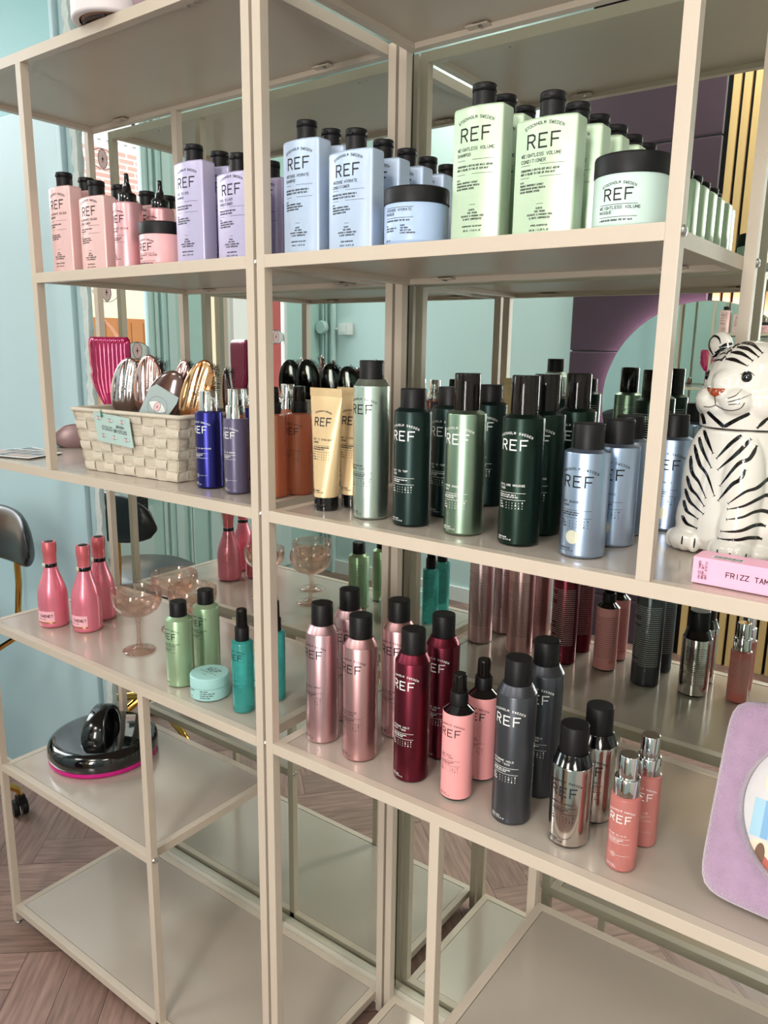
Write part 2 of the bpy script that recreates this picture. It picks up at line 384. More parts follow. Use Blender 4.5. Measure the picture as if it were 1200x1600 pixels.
slab('baseboard_back', mat('ledge_off_white', (214, 206, 192), .4), XL, 1.5, .364, YB, 0, .046, bev=.003)
slab('baseboard_front', WHITE, XL, -.78, YF, YF+.018, 0, .085)
# pale wall panel and mouldings left of the mirror
mb = MB(); mb.box(XL, -1.075, YB-.022, YB, 0, 2.048, bev=.003); struct(mb.build('trim_2', PALE))
mb = MB()
for x, wd, d in ((-1.062, .016, .03), (-1.038, .02, .018)): mb.box(x-wd/2, x+wd/2, YB-d, YB, 0, ZCEI, bev=.003)
struct(mb.build('trim_3', PALE))
mb = MB(); rnd = random.Random(2); n = 150
L = [(-1.030, YB-.02+rnd.uniform(0, .006), ZCEI*i/n) for i in range(n+1)]
Rr = [(-1.009+rnd.uniform(-.003, .003), YB-.014+rnd.uniform(-.004, .004), ZCEI*i/n) for i in range(n+1)]
mb.add(L+Rr, [(i, n+1+i, n+2+i, i+1) for i in range(n)], 0, True)
mb.add([(x, YB, z) for x, y, z in L]+L, [(i, n+1+i, n+2+i, i+1) for i in range(n)], 0); mb.add(Rr+[(x, YB, z) for x, y, z in Rr], [(i, n+1+i, n+2+i, i+1) for i in range(n)], 0)
struct(mb.build('trim_4', CAULK))
# mirrors
def mirror(x0, x1, label):
    t = thing('wall_mirror', label, 'mirror', ((x0+x1)/2, MY, .0475)); cx_ = (x0+x1)/2
    mb = MB(); mb.box(x0-cx_, x1-cx_, .0015, YB-MY-.0005, 0, 2.62); mb.build('backing', BLK, t)
    mb = MB(); mb.box(x0-cx_, x1-cx_, 0, .0014, 0, 2.62); mb.build('mirror_pane', MIRROR, t)
mirror(-.997, .0005, 'tall frameless wall mirror behind the left shelving unit')
mirror(.0025, 1.45, 'tall frameless wall mirror behind the right shelving unit')

# purple padded wall with seams, slats, round mirror
VEL = mat('purple_velvet', (56, 31, 49), .75, sheen=.5, noise=((6, 6, 6), .12))
t = thing('padded_wall_panel', 'dark purple velvet padded wall panel beside the wooden slats', 'wall panel', (-.445, YF, 0))
MB().box(-.315, .315, 0, .012, 0, ZCEI).build('backing', mat('dark_plum_backing', (40, 22, 36), .9), t)
for i in range(10):
    z0 = -.08+i*.306+.002; z1 = min(z0+.302, ZCEI); z0 = max(z0, 0)
    MB().box(-.315, .315, .0125, .045, z0+.0005, z1-.0005, bev=.009).build('cushion', VEL, t)
t = thing('slatted_wall_panel', 'light oak vertical slats on a black wall backing', 'wall panel', (.15, YF, 0))
MB().box(-.28, .27, 0, .022, 0, ZCEI).build('backing', BLK, t)
OAK = mat('light_oak', (222, 186, 128), .5, noise=((60, 60, 3), .12)); k = 0
while -.255+k*.0435+.030 < .27:
    MB().box(-.255+k*.0435, -.255+k*.0435+.030, .022, .042, 0, ZCEI, bev=.002).build('slat', OAK, t); k += 1
t = thing('round_mirror', 'round salon mirror with a glowing pink-white rim on purple padding', 'mirror', (-.106, YF+.046, 1.226))
RX = Matrix.Rotation(PI/2, 4, 'X')  # lathe axis -> -y ; mirrored below to face +y
def facing(prof, seg=96, mi=0):
    mb = MB(); mb.lathe(prof, seg, mi); mb.v = [(x, z, y) for x, y, z in mb.v]; mb.f = [f[::-1] for f in mb.f]; return mb
facing([(0, .045), (.45, .045, 'h'), (.45, .052), (.447, .055, 'h'), (0, .055)]).build('mirror_disc', MIRROR, t)
facing([(.40, .0), (.442, .0, 'h'), (.442, .03), (.40, .03), (.40, 0)]).build('light_ring', mat('ring_led', (255, 214, 240), .5, emit=18), t)
# electrical pipes and box
PW = mat('painted_pipe', (196, 222, 220), .4)
for x, lab in ((-2.41, 'thin painted cable pipe close to the wall corner'), (-2.385, 'thin painted cable pipe in the middle of the three'), (-2.33, 'wide painted cable pipe nearest the switch box')):
    mb = MB(); mb.tube([(x, YF+.016, 0), (x, YF+.016, 2.9)], .018 if x > -2.35 else .008, 10); tag(mb.build('wall_pipe', PW), lab, 'pipe', 'pipes on the far wall')
mb = MB(); mb.lathe([(0, 0), (.04, 0, 'h'), (.04, .03), (.036, .036, 'h'), (0, .036)], 24)
mb.v = [(x-2.40, z+YF+.024, y+1.57) for x, y, z in mb.v]; mb.f = [f[::-1] for f in mb.f]; tag(mb.build('junction_box', PW), 'round painted cable junction box on the far wall pipes', 'junction box')
mb = MB(); mb.box(-2.275, -2.185, YF, YF+.035, 1.525, 1.595, bev=.004); mb.box(-2.25, -2.21, YF+.035, YF+.04, 1.54, 1.58, bev=.002); mb.tube([(-2.31, YF+.014, 1.56), (-2.27, YF+.014, 1.56)], .008, 8)
tag(mb.build('switch_box', WHITE), 'white square switch box on the pale mint far wall', 'switch')
# made-up housings above the added fill lamps
for x, y, lab in ((-1.3, -1.72, 'added flat square fill lamp box nearest the street window'), (.2, -1.72, 'added flat square fill lamp box over the middle of the room'), (1.7, -1.3, 'added flat square fill lamp box by the right wall')):
    tag(MB().box(x-.3, x+.3, y-.3, y+.3, 3.045, 3.1, bev=.004).build('added_lamp_box', WHITE), lab, 'added lamp', 'added fill lamps')

# eye emblems on the shop glass
EYEW = mat('eye_sticker_white', (228, 230, 228), .6); EYEP = mat('eye_sticker_pink', (236, 196, 196), .6); EYEL = mat('eye_line_grey', (96, 100, 108), .6); EYER = mat('eye_star_red', (130, 50, 62), .6)
def eye(mb, mp, w_, h_, fill, ln, th=.0008, star=True):
    """almond outline, oval iris, four-point star"""
    n = 14; up = [(-w_/2+w_*i/n, h_/2*math.sin(PI*i/n)**.8) for i in range(n+1)]; dn = [(x, -z) for x, z in up[::-1]]
    if fill is not None:
        P_ = up+dn[1:-1]; mb.add([mp(x, z) for x, z in P_], [tuple(range(len(P_)))[::-1]], fill)
    for a, b in zip(up, up[1:]): seg_quad(mb, mp, a, b, th, ln, 1)
    for a, b in zip(dn, dn[1:]): seg_quad(mb, mp, a, b, th, ln, 1)
    n = 18; E_ = [(w_*.16*math.cos(2*PI*i/n), h_*.46*math.sin(2*PI*i/n)) for i in range(n)]
    mp2 = lambda x, z: mp(x, z)+mp.n*.0004
    mb.add([mp2(*p) for p in E_], [tuple(range(n))[::-1]], 2)
    mp3 = lambda x, z: mp(x, z)+mp.n*.0008
    for i in range(n): seg_quad(mb, mp3, E_[i], E_[(i+1) % n], th, ln, 1)
    for ang, L in ((0, .075), (PI/2, .22), (PI, .075), (-PI/2, .22)):
        a = (w_*L*math.cos(ang)*.9, w_*L*math.sin(ang)*.55); b = (w_*.018*math.cos(ang+PI/2), w_*.018*math.sin(ang+PI/2))
        mb.add([mp3(*a), mp3(*b), mp3(-b[0], -b[1])], [(0, 1, 2), (0, 2, 1)], 3)
class PlaneMap:
    def __init__(s, o, ex, ez): s.o = Vector(o); s.ex = Vector(ex); s.ez = Vector(ez); s.n = s.ex.cross(s.ez).normalized()
    def __call__(s, x, z): return s.o+s.ex*x+s.ez*z
for y, z, w_, h_, fill, lab in ((-.68, 2.28, .15, .09, None, 'outlined eye emblem high on the street window glass'), (-.66, 1.69, .15, .09, None, 'outlined eye emblem at mid height on the street window glass'),
        (-.815, 1.42, .17, .085, 0, 'white filled eye emblem low on the street window glass'), (-1.79, 1.505, .15, .08, 0, 'white filled eye emblem on the shop door glass')):
    mb = MB(); mp = PlaneMap((0, 0, 0), (0, 1, 0), (0, 0, 1)); eye(mb, mp, w_, h_, fill, 1, .003)
    tag(mb.build('eye_sticker', [EYEW, EYEL, EYEP, EYER], loc=(XL-.0145, y, z)), lab, 'sticker', 'eye stickers on the glass')

# ------------------------------------------------------------------ street outside
tag(MB().box(-9, XL-.12, -9, 2, -.12, -.02).build('street_pavement', mat('pavement', (170, 165, 158), .8)), 'pale grey street pavement beyond the shop window', 'pavement')
def brick(name, c1, c2, mo):
    m = bpy.data.materials.new(name); m.use_nodes = True; nt = m.node_tree; b = nt.nodes['Principled BSDF']; b.inputs['Roughness'].default_value = .85
    tc = nt.nodes.new('ShaderNodeTexCoord'); sx = nt.nodes.new('ShaderNodeSeparateXYZ'); cx_ = nt.nodes.new('ShaderNodeCombineXYZ')
    nt.links.new(tc.outputs['Object'], sx.inputs[0]); nt.links.new(sx.outputs[1], cx_.inputs[0]); nt.links.new(sx.outputs[2], cx_.inputs[1])
    t = nt.nodes.new('ShaderNodeTexBrick'); nt.links.new(cx_.outputs[0], t.inputs[0]); t.inputs['Scale'].default_value = 1
    t.inputs['Brick Width'].default_value = .2; t.inputs['Row Height'].default_value = .06; t.inputs['Mortar Size'].default_value = .010
    for i, c in ((1, c1), (2, c2), (3, mo)): t.inputs[i].default_value = srgb(c)+(1,)
    nt.links.new(t.outputs[0], b.inputs['Base Color']); return m
t = thing('street_house', 'pale rendered house with brick band and brown garage doors across the street', 'building', (-6.6, -3.7, 0))
CREAM = mat('cream_render', (226, 214, 190), .8)
MB().box(-.4, 0, -1.4, 3.5, -.02, 3.1).build('lower_wall', CREAM, t)
MB().box(-.4, .02, -1.4, 3.5, 2.9, 3.42).build('brick_band', brick('pink_brick', (214, 168, 160), (206, 156, 150), (224, 212, 206)), t)
mb = MB(); mb.box(-.4, 0, -1.4, 3.5, 3.42, 6)
for i in range(46): mb.box(0, .02, -1.4+i*.106, -1.36+i*.106, 3.5, 6)
mb.build('boarded_upper_wall', WHITE, t)
mb = MB(); mb.box(.0, .04, -1.0, -.1, 3.6, 4.3, 0); mb.box(.04, .05, -.93, -.17, 3.67, 4.23, 1); mb.build('window', [WHITE, mat('dark_pane', (40, 46, 54), .1)], t)
mb = MB(); mb.box(0, .03, -.35, 2.2, -.02, 1.72)
for i in range(16): mb.box(.03, .045, -.33+i*.16, -.2+i*.16, 0, 1.68)
mb.build('garage_door', mat('brown_boards', (170, 112, 68), .6), t)
mb = MB(); mb.box(0, .10, -.9, -.62, -.02, 2.62); mb.build('brick_pier', brick('red_brick', (166, 92, 78), (150, 80, 68), (190, 170, 158)), t)
t = thing('brick_house', 'dull red brick house seen through the shop door glass', 'building', (-6.4, -6.45, 0))
MB().box(-.4, 0, -2.5, 1.25, -.02, 4).build('brick_wall', mat('dark_red_wall', (138, 62, 58), .8, noise=((9, 9, 9), .1)), t)
MB().box(0, .2, 1.22, 1.55, -.02, 4).build('grey_column', mat('grey_render', (176, 176, 172), .7), t)

# ------------------------------------------------------------------ shelving units
def post(root, x0, y0, z0, z1):
    MB().box(x0, x0+P, y0, y0+P, z0, z1, bev=.0009).build('post', BEIGE, root)
def shelf(root, x0, x1, z, brackets=True, name='shelf'):
    """framed sheet: four rails, sheet let in, joint line round it; z = top"""
    mb = MB(); e = .0007
    mb.box(x0, x1, 0, P, z-RH, z, 0, bev=e); mb.box(x0, x1, D-P, D, z-RH, z, 0, bev=e)
    mb.box(x0, x0+P, P-.0005, D-P+.0005, z-RH, z, 0, bev=e); mb.box(x1-P, x1, P-.0005, D-P+.0005, z-RH, z, 0, bev=e)
    mb.box(x0+P+.0012, x1-P-.0012, P+.0012, D-P-.0012, z-.0065, z-.0008, 1)
    mb.box(x0+P-.001, x1-P+.001, P-.001, D-P+.001, z-.009, z-.0062, 0)
    s = mb.build(name, [BEIGE, PANEL], root)
    if brackets:
        for fx in (.16, .84):
            for yy, sg in ((P, 1), (D-P, -1)):
                xx = x0+(x1-x0)*fx; b = MB()
                b.box(xx-.02, xx+.02, min(yy, yy+sg*.016), max(yy, yy+sg*.016), z-.0135, z-.0115, bev=.0006)
                b.box(xx-.018, xx-.008, min(yy, yy+sg*.012), max(yy, yy+sg*.012), z-.0116, z-.0085)
                b.build('bracket', BEIGE, s)
                c = MB(); c.lathe([(0, -.003), (.0035, -.0022), (.0045, 0), (0, 0)][::-1], 14, c=(xx+.004, yy+sg*.009, z-.0135)); c.build('screw', STEEL, s)
    return s
def bolt(root, x, y, z, sx):
    b = MB(); b.lathe([(0, 0), (.0062, 0), (.0062, .001), (.0045, .0032), (.002, .0036, 'h'), (.002, .002), (0, .002)], 16)
    b.v = [(x+zz*sx, y+xx, z+yy) for xx, yy, zz in b.v]
    if sx < 0: b.f = [f[::-1] for f in b.f]
    b.build('bolt', STEEL, root)
def unit(x0, x1, iu, il, sx, label):
    """iu / il: left edge of the inner upper / lower posts; sx=+1 when the small low shelf is on the left"""
    t = thing('shelving_unit', label, 'shelves', (0, 0, 0)); t.location = (0, 0, 0)
    for y in (0, D-P):
        for x in (x0, x1-P): post(t, x, y, 0.006, ZT-.0002)
        post(t, iu, y, ZB, ZT-RH+.001); post(t, il, y, ZF-RH, ZC-RH+.001)
    a, b = x0+P, x1-P
    for z in (ZT, ZB, ZC, ZF): shelf(t, a, b, z)
    if sx > 0: shelf(t, iu+P, b, ZA); shelf(t, a, il, ZS)
    else: shelf(t, a, iu, ZA); shelf(t, il+P, b, ZS)
    for x in (x0+P/2, x1-P/2):
        for y in (P/2, D-P/2):
            f = MB(); f.lathe([(0, 0), (.009, 0, 'h'), (.009, .004), (.006, .006), (0, .006)], 16, c=(x, y, 0)); f.build('foot', STEEL, t)
    for z in (ZA-RH/2, ZB-RH/2, ZC-RH/2):
        for y in (P/2, D-P/2): sx > 0 and bolt(t, x1, y, z, sx)
    for y in (P/2, D-P/2):
        bolt(t, (iu if sx > 0 else iu+P), y, ZA-RH/2, -sx); bolt(t, (il+P if sx > 0 else il), y, ZS-RH/2, sx)
    return t
unit(-.926, -.006, -.603, -.3456, 1, 'beige steel shelving unit on the left holding basket and glasses')
unit(0, .92, .582, .3235, -1, 'beige steel shelving unit on the right holding the green cans and the tiger')
# ------------------------------------------------------------------ bottle makers
BOT = {}
def can(key, name, cat, R, H, bh, ch, capr, body, ink, cap=None, lines=(), k=None, shoulder=None, base=None, desc=None, matrix=True, foot=None, kind='cap', nz=None, ink2=None, diamond=False):
    """aerosol-like can: body with print, cone shoulder, cap of the given kind"""
    k = k or R/.0265; cap = cap or BLK
    t = thing(name, 'x', cat)
    mats = [body, ink, WHITEL, REDL, shoulder or body, base or body, ink2 or ink]
    mb = MB(); b0 = .0035
    mb.lathe([(0, .0006), (R-.002, .0006), (R-.0006, .0012), (R, b0, 'h'), (R, bh-.001), (R-.0004, bh, 'h'), (R-.0012, bh+.0004), (capr+.002, ch-.0006), (capr+.0012, ch, 'h'), (0, ch)], 64,
             mis=[5, 5, 5, 0, 0, 4, 4, 4, 4])
    kw = {}
    if desc: kw['desc'] = desc
    if foot: kw['foot'] = foot
    if ink2: kw['mi2'] = 6
    can_print(mb, cyl_map(R), bh, lines, k, 1, matrix=matrix, nz=nz, **kw)
    back_print(mb, R, bh, 1, diamond)
    mb.build('can_body' if cat == 'can' else 'bottle_body', mats, t)
    if kind == 'cap': cap_part(t, 'cap', cap, capr, ch-.0003, H, .0012)
    elif kind == 'overcap':      # clear smoked overcap over a black pump
        m = MB(); th = .0012
        m.lathe([(capr, ch-.001), (capr, H-.002), (capr-.0008, H-.0005), (capr-.002, H, 'h'), (0, H), (0, H-th, 'h'), (capr-th-.002, H-th), (capr-th, H-th-.002, 'h'), (capr-th, ch-.001, 'h'), (capr, ch-.001)], 40)
        m.build('overcap', SMOKE, t)
        m = MB(); m.lathe([(0, ch), (capr*.72, ch, 'h'), (capr*.72, ch+(H-ch)*.25, 'h'), (capr*.42, ch+(H-ch)*.27), (capr*.40, ch+(H-ch)*.72, 'h'), (0, ch+(H-ch)*.74)], 30)
        m.box(-capr*.22, capr*.22, -capr*.8, 0, ch+(H-ch)*.55, ch+(H-ch)*.74, bev=.001); m.build('nozzle', BLK, t)
    elif kind == 'spray':        # black collar, clear small overcap over nozzle
        zc = ch+(H-ch)*.42
        cap_part(t, 'collar', BLK, capr*1.25, ch-.0003, zc, .001)
        m = MB(); th = .001
        m.lathe([(capr, zc-.001), (capr*.95, H-.003), (capr*.9, H-.0005), (capr*.8, H, 'h'), (0, H), (0, H-th, 'h'), (capr*.8-th, H-th), (capr*.95-th, H-th-.002, 'h'), (capr-th, zc-.001, 'h'), (capr, zc-.001)], 36)
        m.build('overcap', SMOKE, t)
        m = MB(); m.lathe([(0, zc), (capr*.6, zc, 'h'), (capr*.5, zc+(H-zc)*.5), (capr*.5, zc+(H-zc)*.8), (0, zc+(H-zc)*.82)], 24); m.build('nozzle', BLK, t)
    elif kind == 'chrome':       # wide chrome collar, narrower chrome overcap
        zc = ch+(H-ch)*.44
        cap_part(t, 'collar', CHROME, capr*1.32, ch-.0003, zc, .0012)
        cap_part(t, 'overcap', CHROME, capr, zc-.0002, H, .0008)
    BOT[key] = t; t['used'] = 0
    return t
def put(key, x, y, z, label, group=None, rz=0.):
    t = BOT[key]
    if not t['used']:
        t['used'] = 1; t.location = (x, y, z); t.rotation_euler = (0, 0, rz); t['label'] = label
        if group: t['group'] = group
        return t
    r = dup(t, (x, y, z), label, group, rz)
    return r

def al(name, rgb, rough=.36, metal=1.): return mat(name, rgb, rough, metal, noise=((3, 3, 260), .02))
def tint(name, rgb, rough=.22, trans=.75): return mat(name, rgb, rough, 0, trans, 1.36, coat=.2)

can('finish', 'spray_can', 'can', .0265, .229, .193, .2025, .0178, al('sage_aluminium', (184, 200, 190)), INKB, lines=('FINISHING', 'SPRAY *215'), desc=('A FAST DRYING MIST THAT SETS', 'WITH A FLEXIBLE SHINY HOLD'), nz=.078)
can('root', 'mousse_can', 'can', .0268, .192, .161, .166, .0182, al('bottle_green_aluminium', (30, 46, 44), .34, .7), INKW, lines=('ROOT TO TOP', '*335'), desc=('A LIFTING FOAM FOR VOLUME AND', 'LASTING FULLNESS'), nz=.078)
can('fibre', 'mousse_can', 'can', .0268, .216, .163, .1675, .0175, al('sea_green_aluminium', (140, 162, 142)), INKW, lines=('FIBRE MOUSSE', '*345'), kind='overcap', desc=('A CONDITIONING FOAM THAT GIVES', 'STRONG HOLD AND BODY'), nz=.066)
can('styling', 'mousse_can', 'can', .0268, .216, .163, .1675, .0175, al('forest_green_aluminium', (24, 42, 34), .34, .7), INKW, lines=('STYLING MOUSSE', '*435'), kind='overcap', desc=('ENRICHED WITH CARE, BODY &', 'BOUNCE WITH LONG LASTING HOLD'), nz=.078)
PEARL = mat('pearl_dot', (214, 212, 190), .35, .3)
can('dry', 'dry_shampoo_can', 'can', .0278, .162, .128, .1315, .0185, al('ice_blue_aluminium', (168, 186, 212)), INKB, lines=('DRY SHAMPOO', '*204'), desc=('A DRY SPRAY THAT REFRESHES', 'WITHOUT VISIBLE RESIDUE'), nz=.068, foot=('SHAMPOOING SEC', '220 ML | 7.4 FL.OZ'))
b = [c for c in BOT['dry'].children if c.name.startswith('can_body')][0]
mb = MB(); disc(mb, cyl_map(.0278, 0, .0003), -.002, .026, .0085, 0); mb.build('round_emblem', PEARL, b)
can('flex', 'hairspray_can', 'can', .0267, .235, .187, .200, .0176, al('pale_pink_aluminium', (214, 178, 184)), INKB, lines=('FLEXIBLE SPRAY', '*333'), nz=.098)
can('shine', 'hairspray_can', 'can', .0272, .235, .187, .200, .0180, al('rose_aluminium', (214, 168, 170)), INKB, lines=('HOLD & SHINE', 'SPRAY *545'), nz=.082)
can('burg', 'hairspray_can', 'can', .0267, .235, .187, .200, .0180, al('burgundy_aluminium', (112, 44, 58)), INKW, lines=('EXTREME HOLD', 'SPRAY *525'), nz=.088)
can('grey', 'hairspray_can', 'can', .0272, .235, .187, .200, .0180, al('charcoal_aluminium', (84, 86, 92), .35, .8), INKW, lines=('EXTREME HOLD', 'SPRAY *533'), nz=.094)
can('silver', 'hairspray_can', 'can', .0265, .165, .112, .128, .0185, mat('polished_silver', (206, 200, 196), .12, 1), INKB, lines=('THERMIC SPRAY',), shoulder=BLKG, base=BLKG, nz=.062, diamond=True)
can('pinkspray', 'spray_bottle', 'bottle', .0229, .188, .133, .143, .0105, mat('salmon_pink_label', (232, 156, 156), .45), INKB, lines=('FIRM HOLD', 'SPRAY *545'), shoulder=BLKG, base=BLKG, kind='spray', nz=.070, diamond=True)
can('elixir', 'elixir_bottle', 'bottle', .0183, .153, .0985, .1015, .0118, tint('frosted_rose_plastic', (226, 146, 138), .3, .5), INKW, lines=('SHINE ELIXIR',), kind='chrome', matrix=False, nz=.05, k=.78, foot=('HUILE BRILLANCE', '50 ML | 1.7 FL.OZ'))
can('blue', 'moisture_bottle', 'bottle', .0240, .170, .133, .1355, .0168, al('royal_blue_aluminium', (46, 46, 116), .3, .85), INKW, lines=('LEAVE IN MOISTURE', '*535'), cap=CHROME, matrix=False, nz=.07)
can('serum', 'serum_bottle', 'bottle', .0208, .176, .1265, .1275, .0125, mat('slate_violet_plastic', (88, 82, 108), .35, .2), INKW, lines=('LEAVE IN SERUM',), kind='chrome', matrix=False, nz=.07, k=.82)
for key, R in (('blue', .024), ('serum', .0208), ('elixir', .0183)):   # small round seal above the foot text
    b = BOT[key].children[0]; mb = MB(); mp = cyl_map(R, 0, .0003)
    ringmark(mb, mp, -.005, .0235, .0028, .0004, 0); ringmark(mb, mp, -.005, .0235, .0012, .0004, 0, 8)
    rule(mb, mp, -.0015, .016, .0235, .0003, 0); rule(mb, mp, -.014, -.0085, .0235, .0003, 0); mb.build('round_emblem', INKW, b)
can('orange', 'spray_bottle', 'bottle', .0224, .182, .136, .139, .0110, tint('amber_peach_plastic', (218, 134, 98), .25, .6), INKB, lines=('HEAT PROTECTION',), kind='spray', nz=.075, k=.85)
can('peach', 'spray_bottle', 'bottle', .0224, .182, .136, .139, .0120, tint('peach_plastic', (222, 148, 118), .25, .6), INKB, lines=('HEAT PROTECTION',), kind='chrome', nz=.075, k=.85)
can('teal', 'mist_bottle', 'bottle', .0190, .189, .130, .133, .0100, tint('clear_teal_plastic', (84, 196, 190), .18, .7), INKB, lines=('SALT MIST', '*303'), kind='spray', nz=.06, k=.78)
can('green', 'mousse_can', 'can', .0258, .165, .131, .137, .0160, al('soft_green_aluminium', (160, 186, 150), .34, .55), INKB, lines=('WEIGHTLESS VOLUME', 'WHIPPED MOUSSE'), nz=.086, matrix=False, k=.9, foot=('MOUSSE COIFFANTE', '200 ML | 6.76 FL.OZ'))

SPR = 'hairspray cans on the third shelf'
put('flex', .064, .069, ZC, 'tall pale pink hairspray can at the left front, beside the steel posts', SPR)
put('flex', .052, .154, ZC, 'tall pale pink hairspray can at the left, behind the front one', SPR)
put('shine', .148, .063, ZC, 'tall rose pink hairspray can in front, left of the burgundy one', SPR)
put('shine', .152, .160, ZC, 'tall rose pink hairspray can behind, beside the back burgundy one', SPR)
put('burg', .246, .064, ZC, 'tall burgundy hairspray can in front', SPR)
put('burg', .246, .147, ZC, 'tall burgundy hairspray can behind the front burgundy one', SPR)
put('pinkspray', .328, .062, ZC, 'salmon pink spray bottle with clear cap, in front of its twin', 'salmon pink spray bottles')
put('pinkspray', .330, .129, ZC, 'salmon pink spray bottle with clear cap, behind its twin', 'salmon pink spray bottles')
put('grey', .417, .063, ZC, 'tall charcoal grey hairspray can in front', SPR)
put('grey', .419, .147, ZC, 'tall charcoal grey hairspray can behind the front grey one', SPR)
put('silver', .501, .064, ZC, 'short shiny silver can with black shoulder, in front', SPR)
put('silver', .507, .136, ZC, 'short shiny silver can with black shoulder, behind its twin', SPR)
put('elixir', .577, .053, ZC, 'small rose elixir bottle with chrome cap, in front', 'rose elixir bottles')
put('elixir', .582, .119, ZC, 'small rose elixir bottle with chrome cap, behind its twin', 'rose elixir bottles')
MO = 'cans on the second shelf of the right unit'
put('finish', .159, .070, ZB, 'tall pale sage green can beside the gold tubes', MO)
put('root', .232, .071, ZB, 'short dark green can with black cap in front', MO)
put('root', .240, .155, ZB, 'short dark green can behind the front short dark one', MO)
put('root', .245, .270, ZB, 'short dark green can close to the mirror behind the pale green mousse', MO)
put('fibre', .317, .073, ZB, 'pale green mousse can with smoky clear cap', MO)
put('styling', .403, .070, ZB, 'tall forest green mousse can with clear cap, in front', MO)
put('styling', .400, .140, ZB, 'tall forest green mousse can, second from the front', MO)
put('styling', .410, .222, ZB, 'tall forest green mousse can, third from the front and nearest the mirror', MO)
put('dry', .491, .068, ZB, 'ice blue dry shampoo can in front', MO)
put('dry', .500, .147, ZB, 'ice blue dry shampoo can, second from the front', MO)
put('dry', .489, .218, ZB, 'ice blue dry shampoo can, third in its row and mostly hidden', MO)
put('dry', .529, .285, ZB, 'ice blue dry shampoo can nearest the mirror, behind the right inner post', MO)
OR = 'amber and peach spray bottles'
put('orange', -.062, .091, ZB, 'peach amber spray bottle with black collar, just right of the front steel posts', OR)
put('orange', -.046, .138, ZB, 'amber spray bottle with black collar beside the front gold tube', OR)
put('peach', -.108, .176, ZB, 'peach spray bottle with chrome cap, behind the amber ones', OR)
put('blue', -.209, .082, ZB, 'royal blue bottle with chrome cap, in front beside the woven basket', 'royal blue bottles')
put('blue', -.222, .181, ZB, 'royal blue bottle with chrome cap, behind the violet grey serum bottle', 'royal blue bottles')
put('serum', -.134, .076, ZB, 'violet grey serum bottle with chrome cap beside the steel posts')
put('teal', -.112, .057, ZC, 'clear teal mist bottle in front, left of the steel posts', 'clear teal mist bottles')
put('teal', -.100, .125, ZC, 'clear teal mist bottle behind the front teal one', 'clear teal mist bottles')
put('green', -.289, .061, ZC, 'soft green mousse can in front of the glass coupes', 'soft green mousse cans')
put('green', -.304, .140, ZC, 'soft green mousse can behind, right of the front green one', 'soft green mousse cans')

# ------------------------------------------------------------------ flat shampoo bottles, jars, tubes
def prof_flat(a, b0, bul, rc=.0035, n=10):
    """outline of the flat bottle: bowed front and back, rounded corners"""
    pts = []
    for i in range(n+1):
        x = -(a-rc)+2*(a-rc)*i/n; pts.append((x, -(b0+bul*(1-(x/a)**2))))
    y0 = -(b0+bul*(1-((a-rc)/a)**2))
    for i in range(1, 5):
        t = PI/2*i/5; pts.append((a-rc+rc*math.sin(t), y0+rc*(1-math.cos(t))))
    pts.append((a, y0+rc)); pts.append((a, -y0-rc))
    for i in range(4, 0, -1):
        t = PI/2*i/5; pts.append((a-rc+rc*math.sin(t), -y0-rc*(1-math.cos(t))))
    for i in range(n+1):
        x = (a-rc)-2*(a-rc)*i/n; pts.append((x, b0+bul*(1-(x/a)**2)))
    for i in range(1, 5):
        t = PI/2*i/5; pts.append((-a+rc-rc*math.sin(t), -y0-rc*(1-math.cos(t))))
    pts.append((-a, -y0-rc)); pts.append((-a, y0+rc))
    for i in range(4, 0, -1):
        t = PI/2*i/5; pts.append((-a+rc-rc*math.sin(t), y0+rc*(1-math.cos(t))))
    return pts
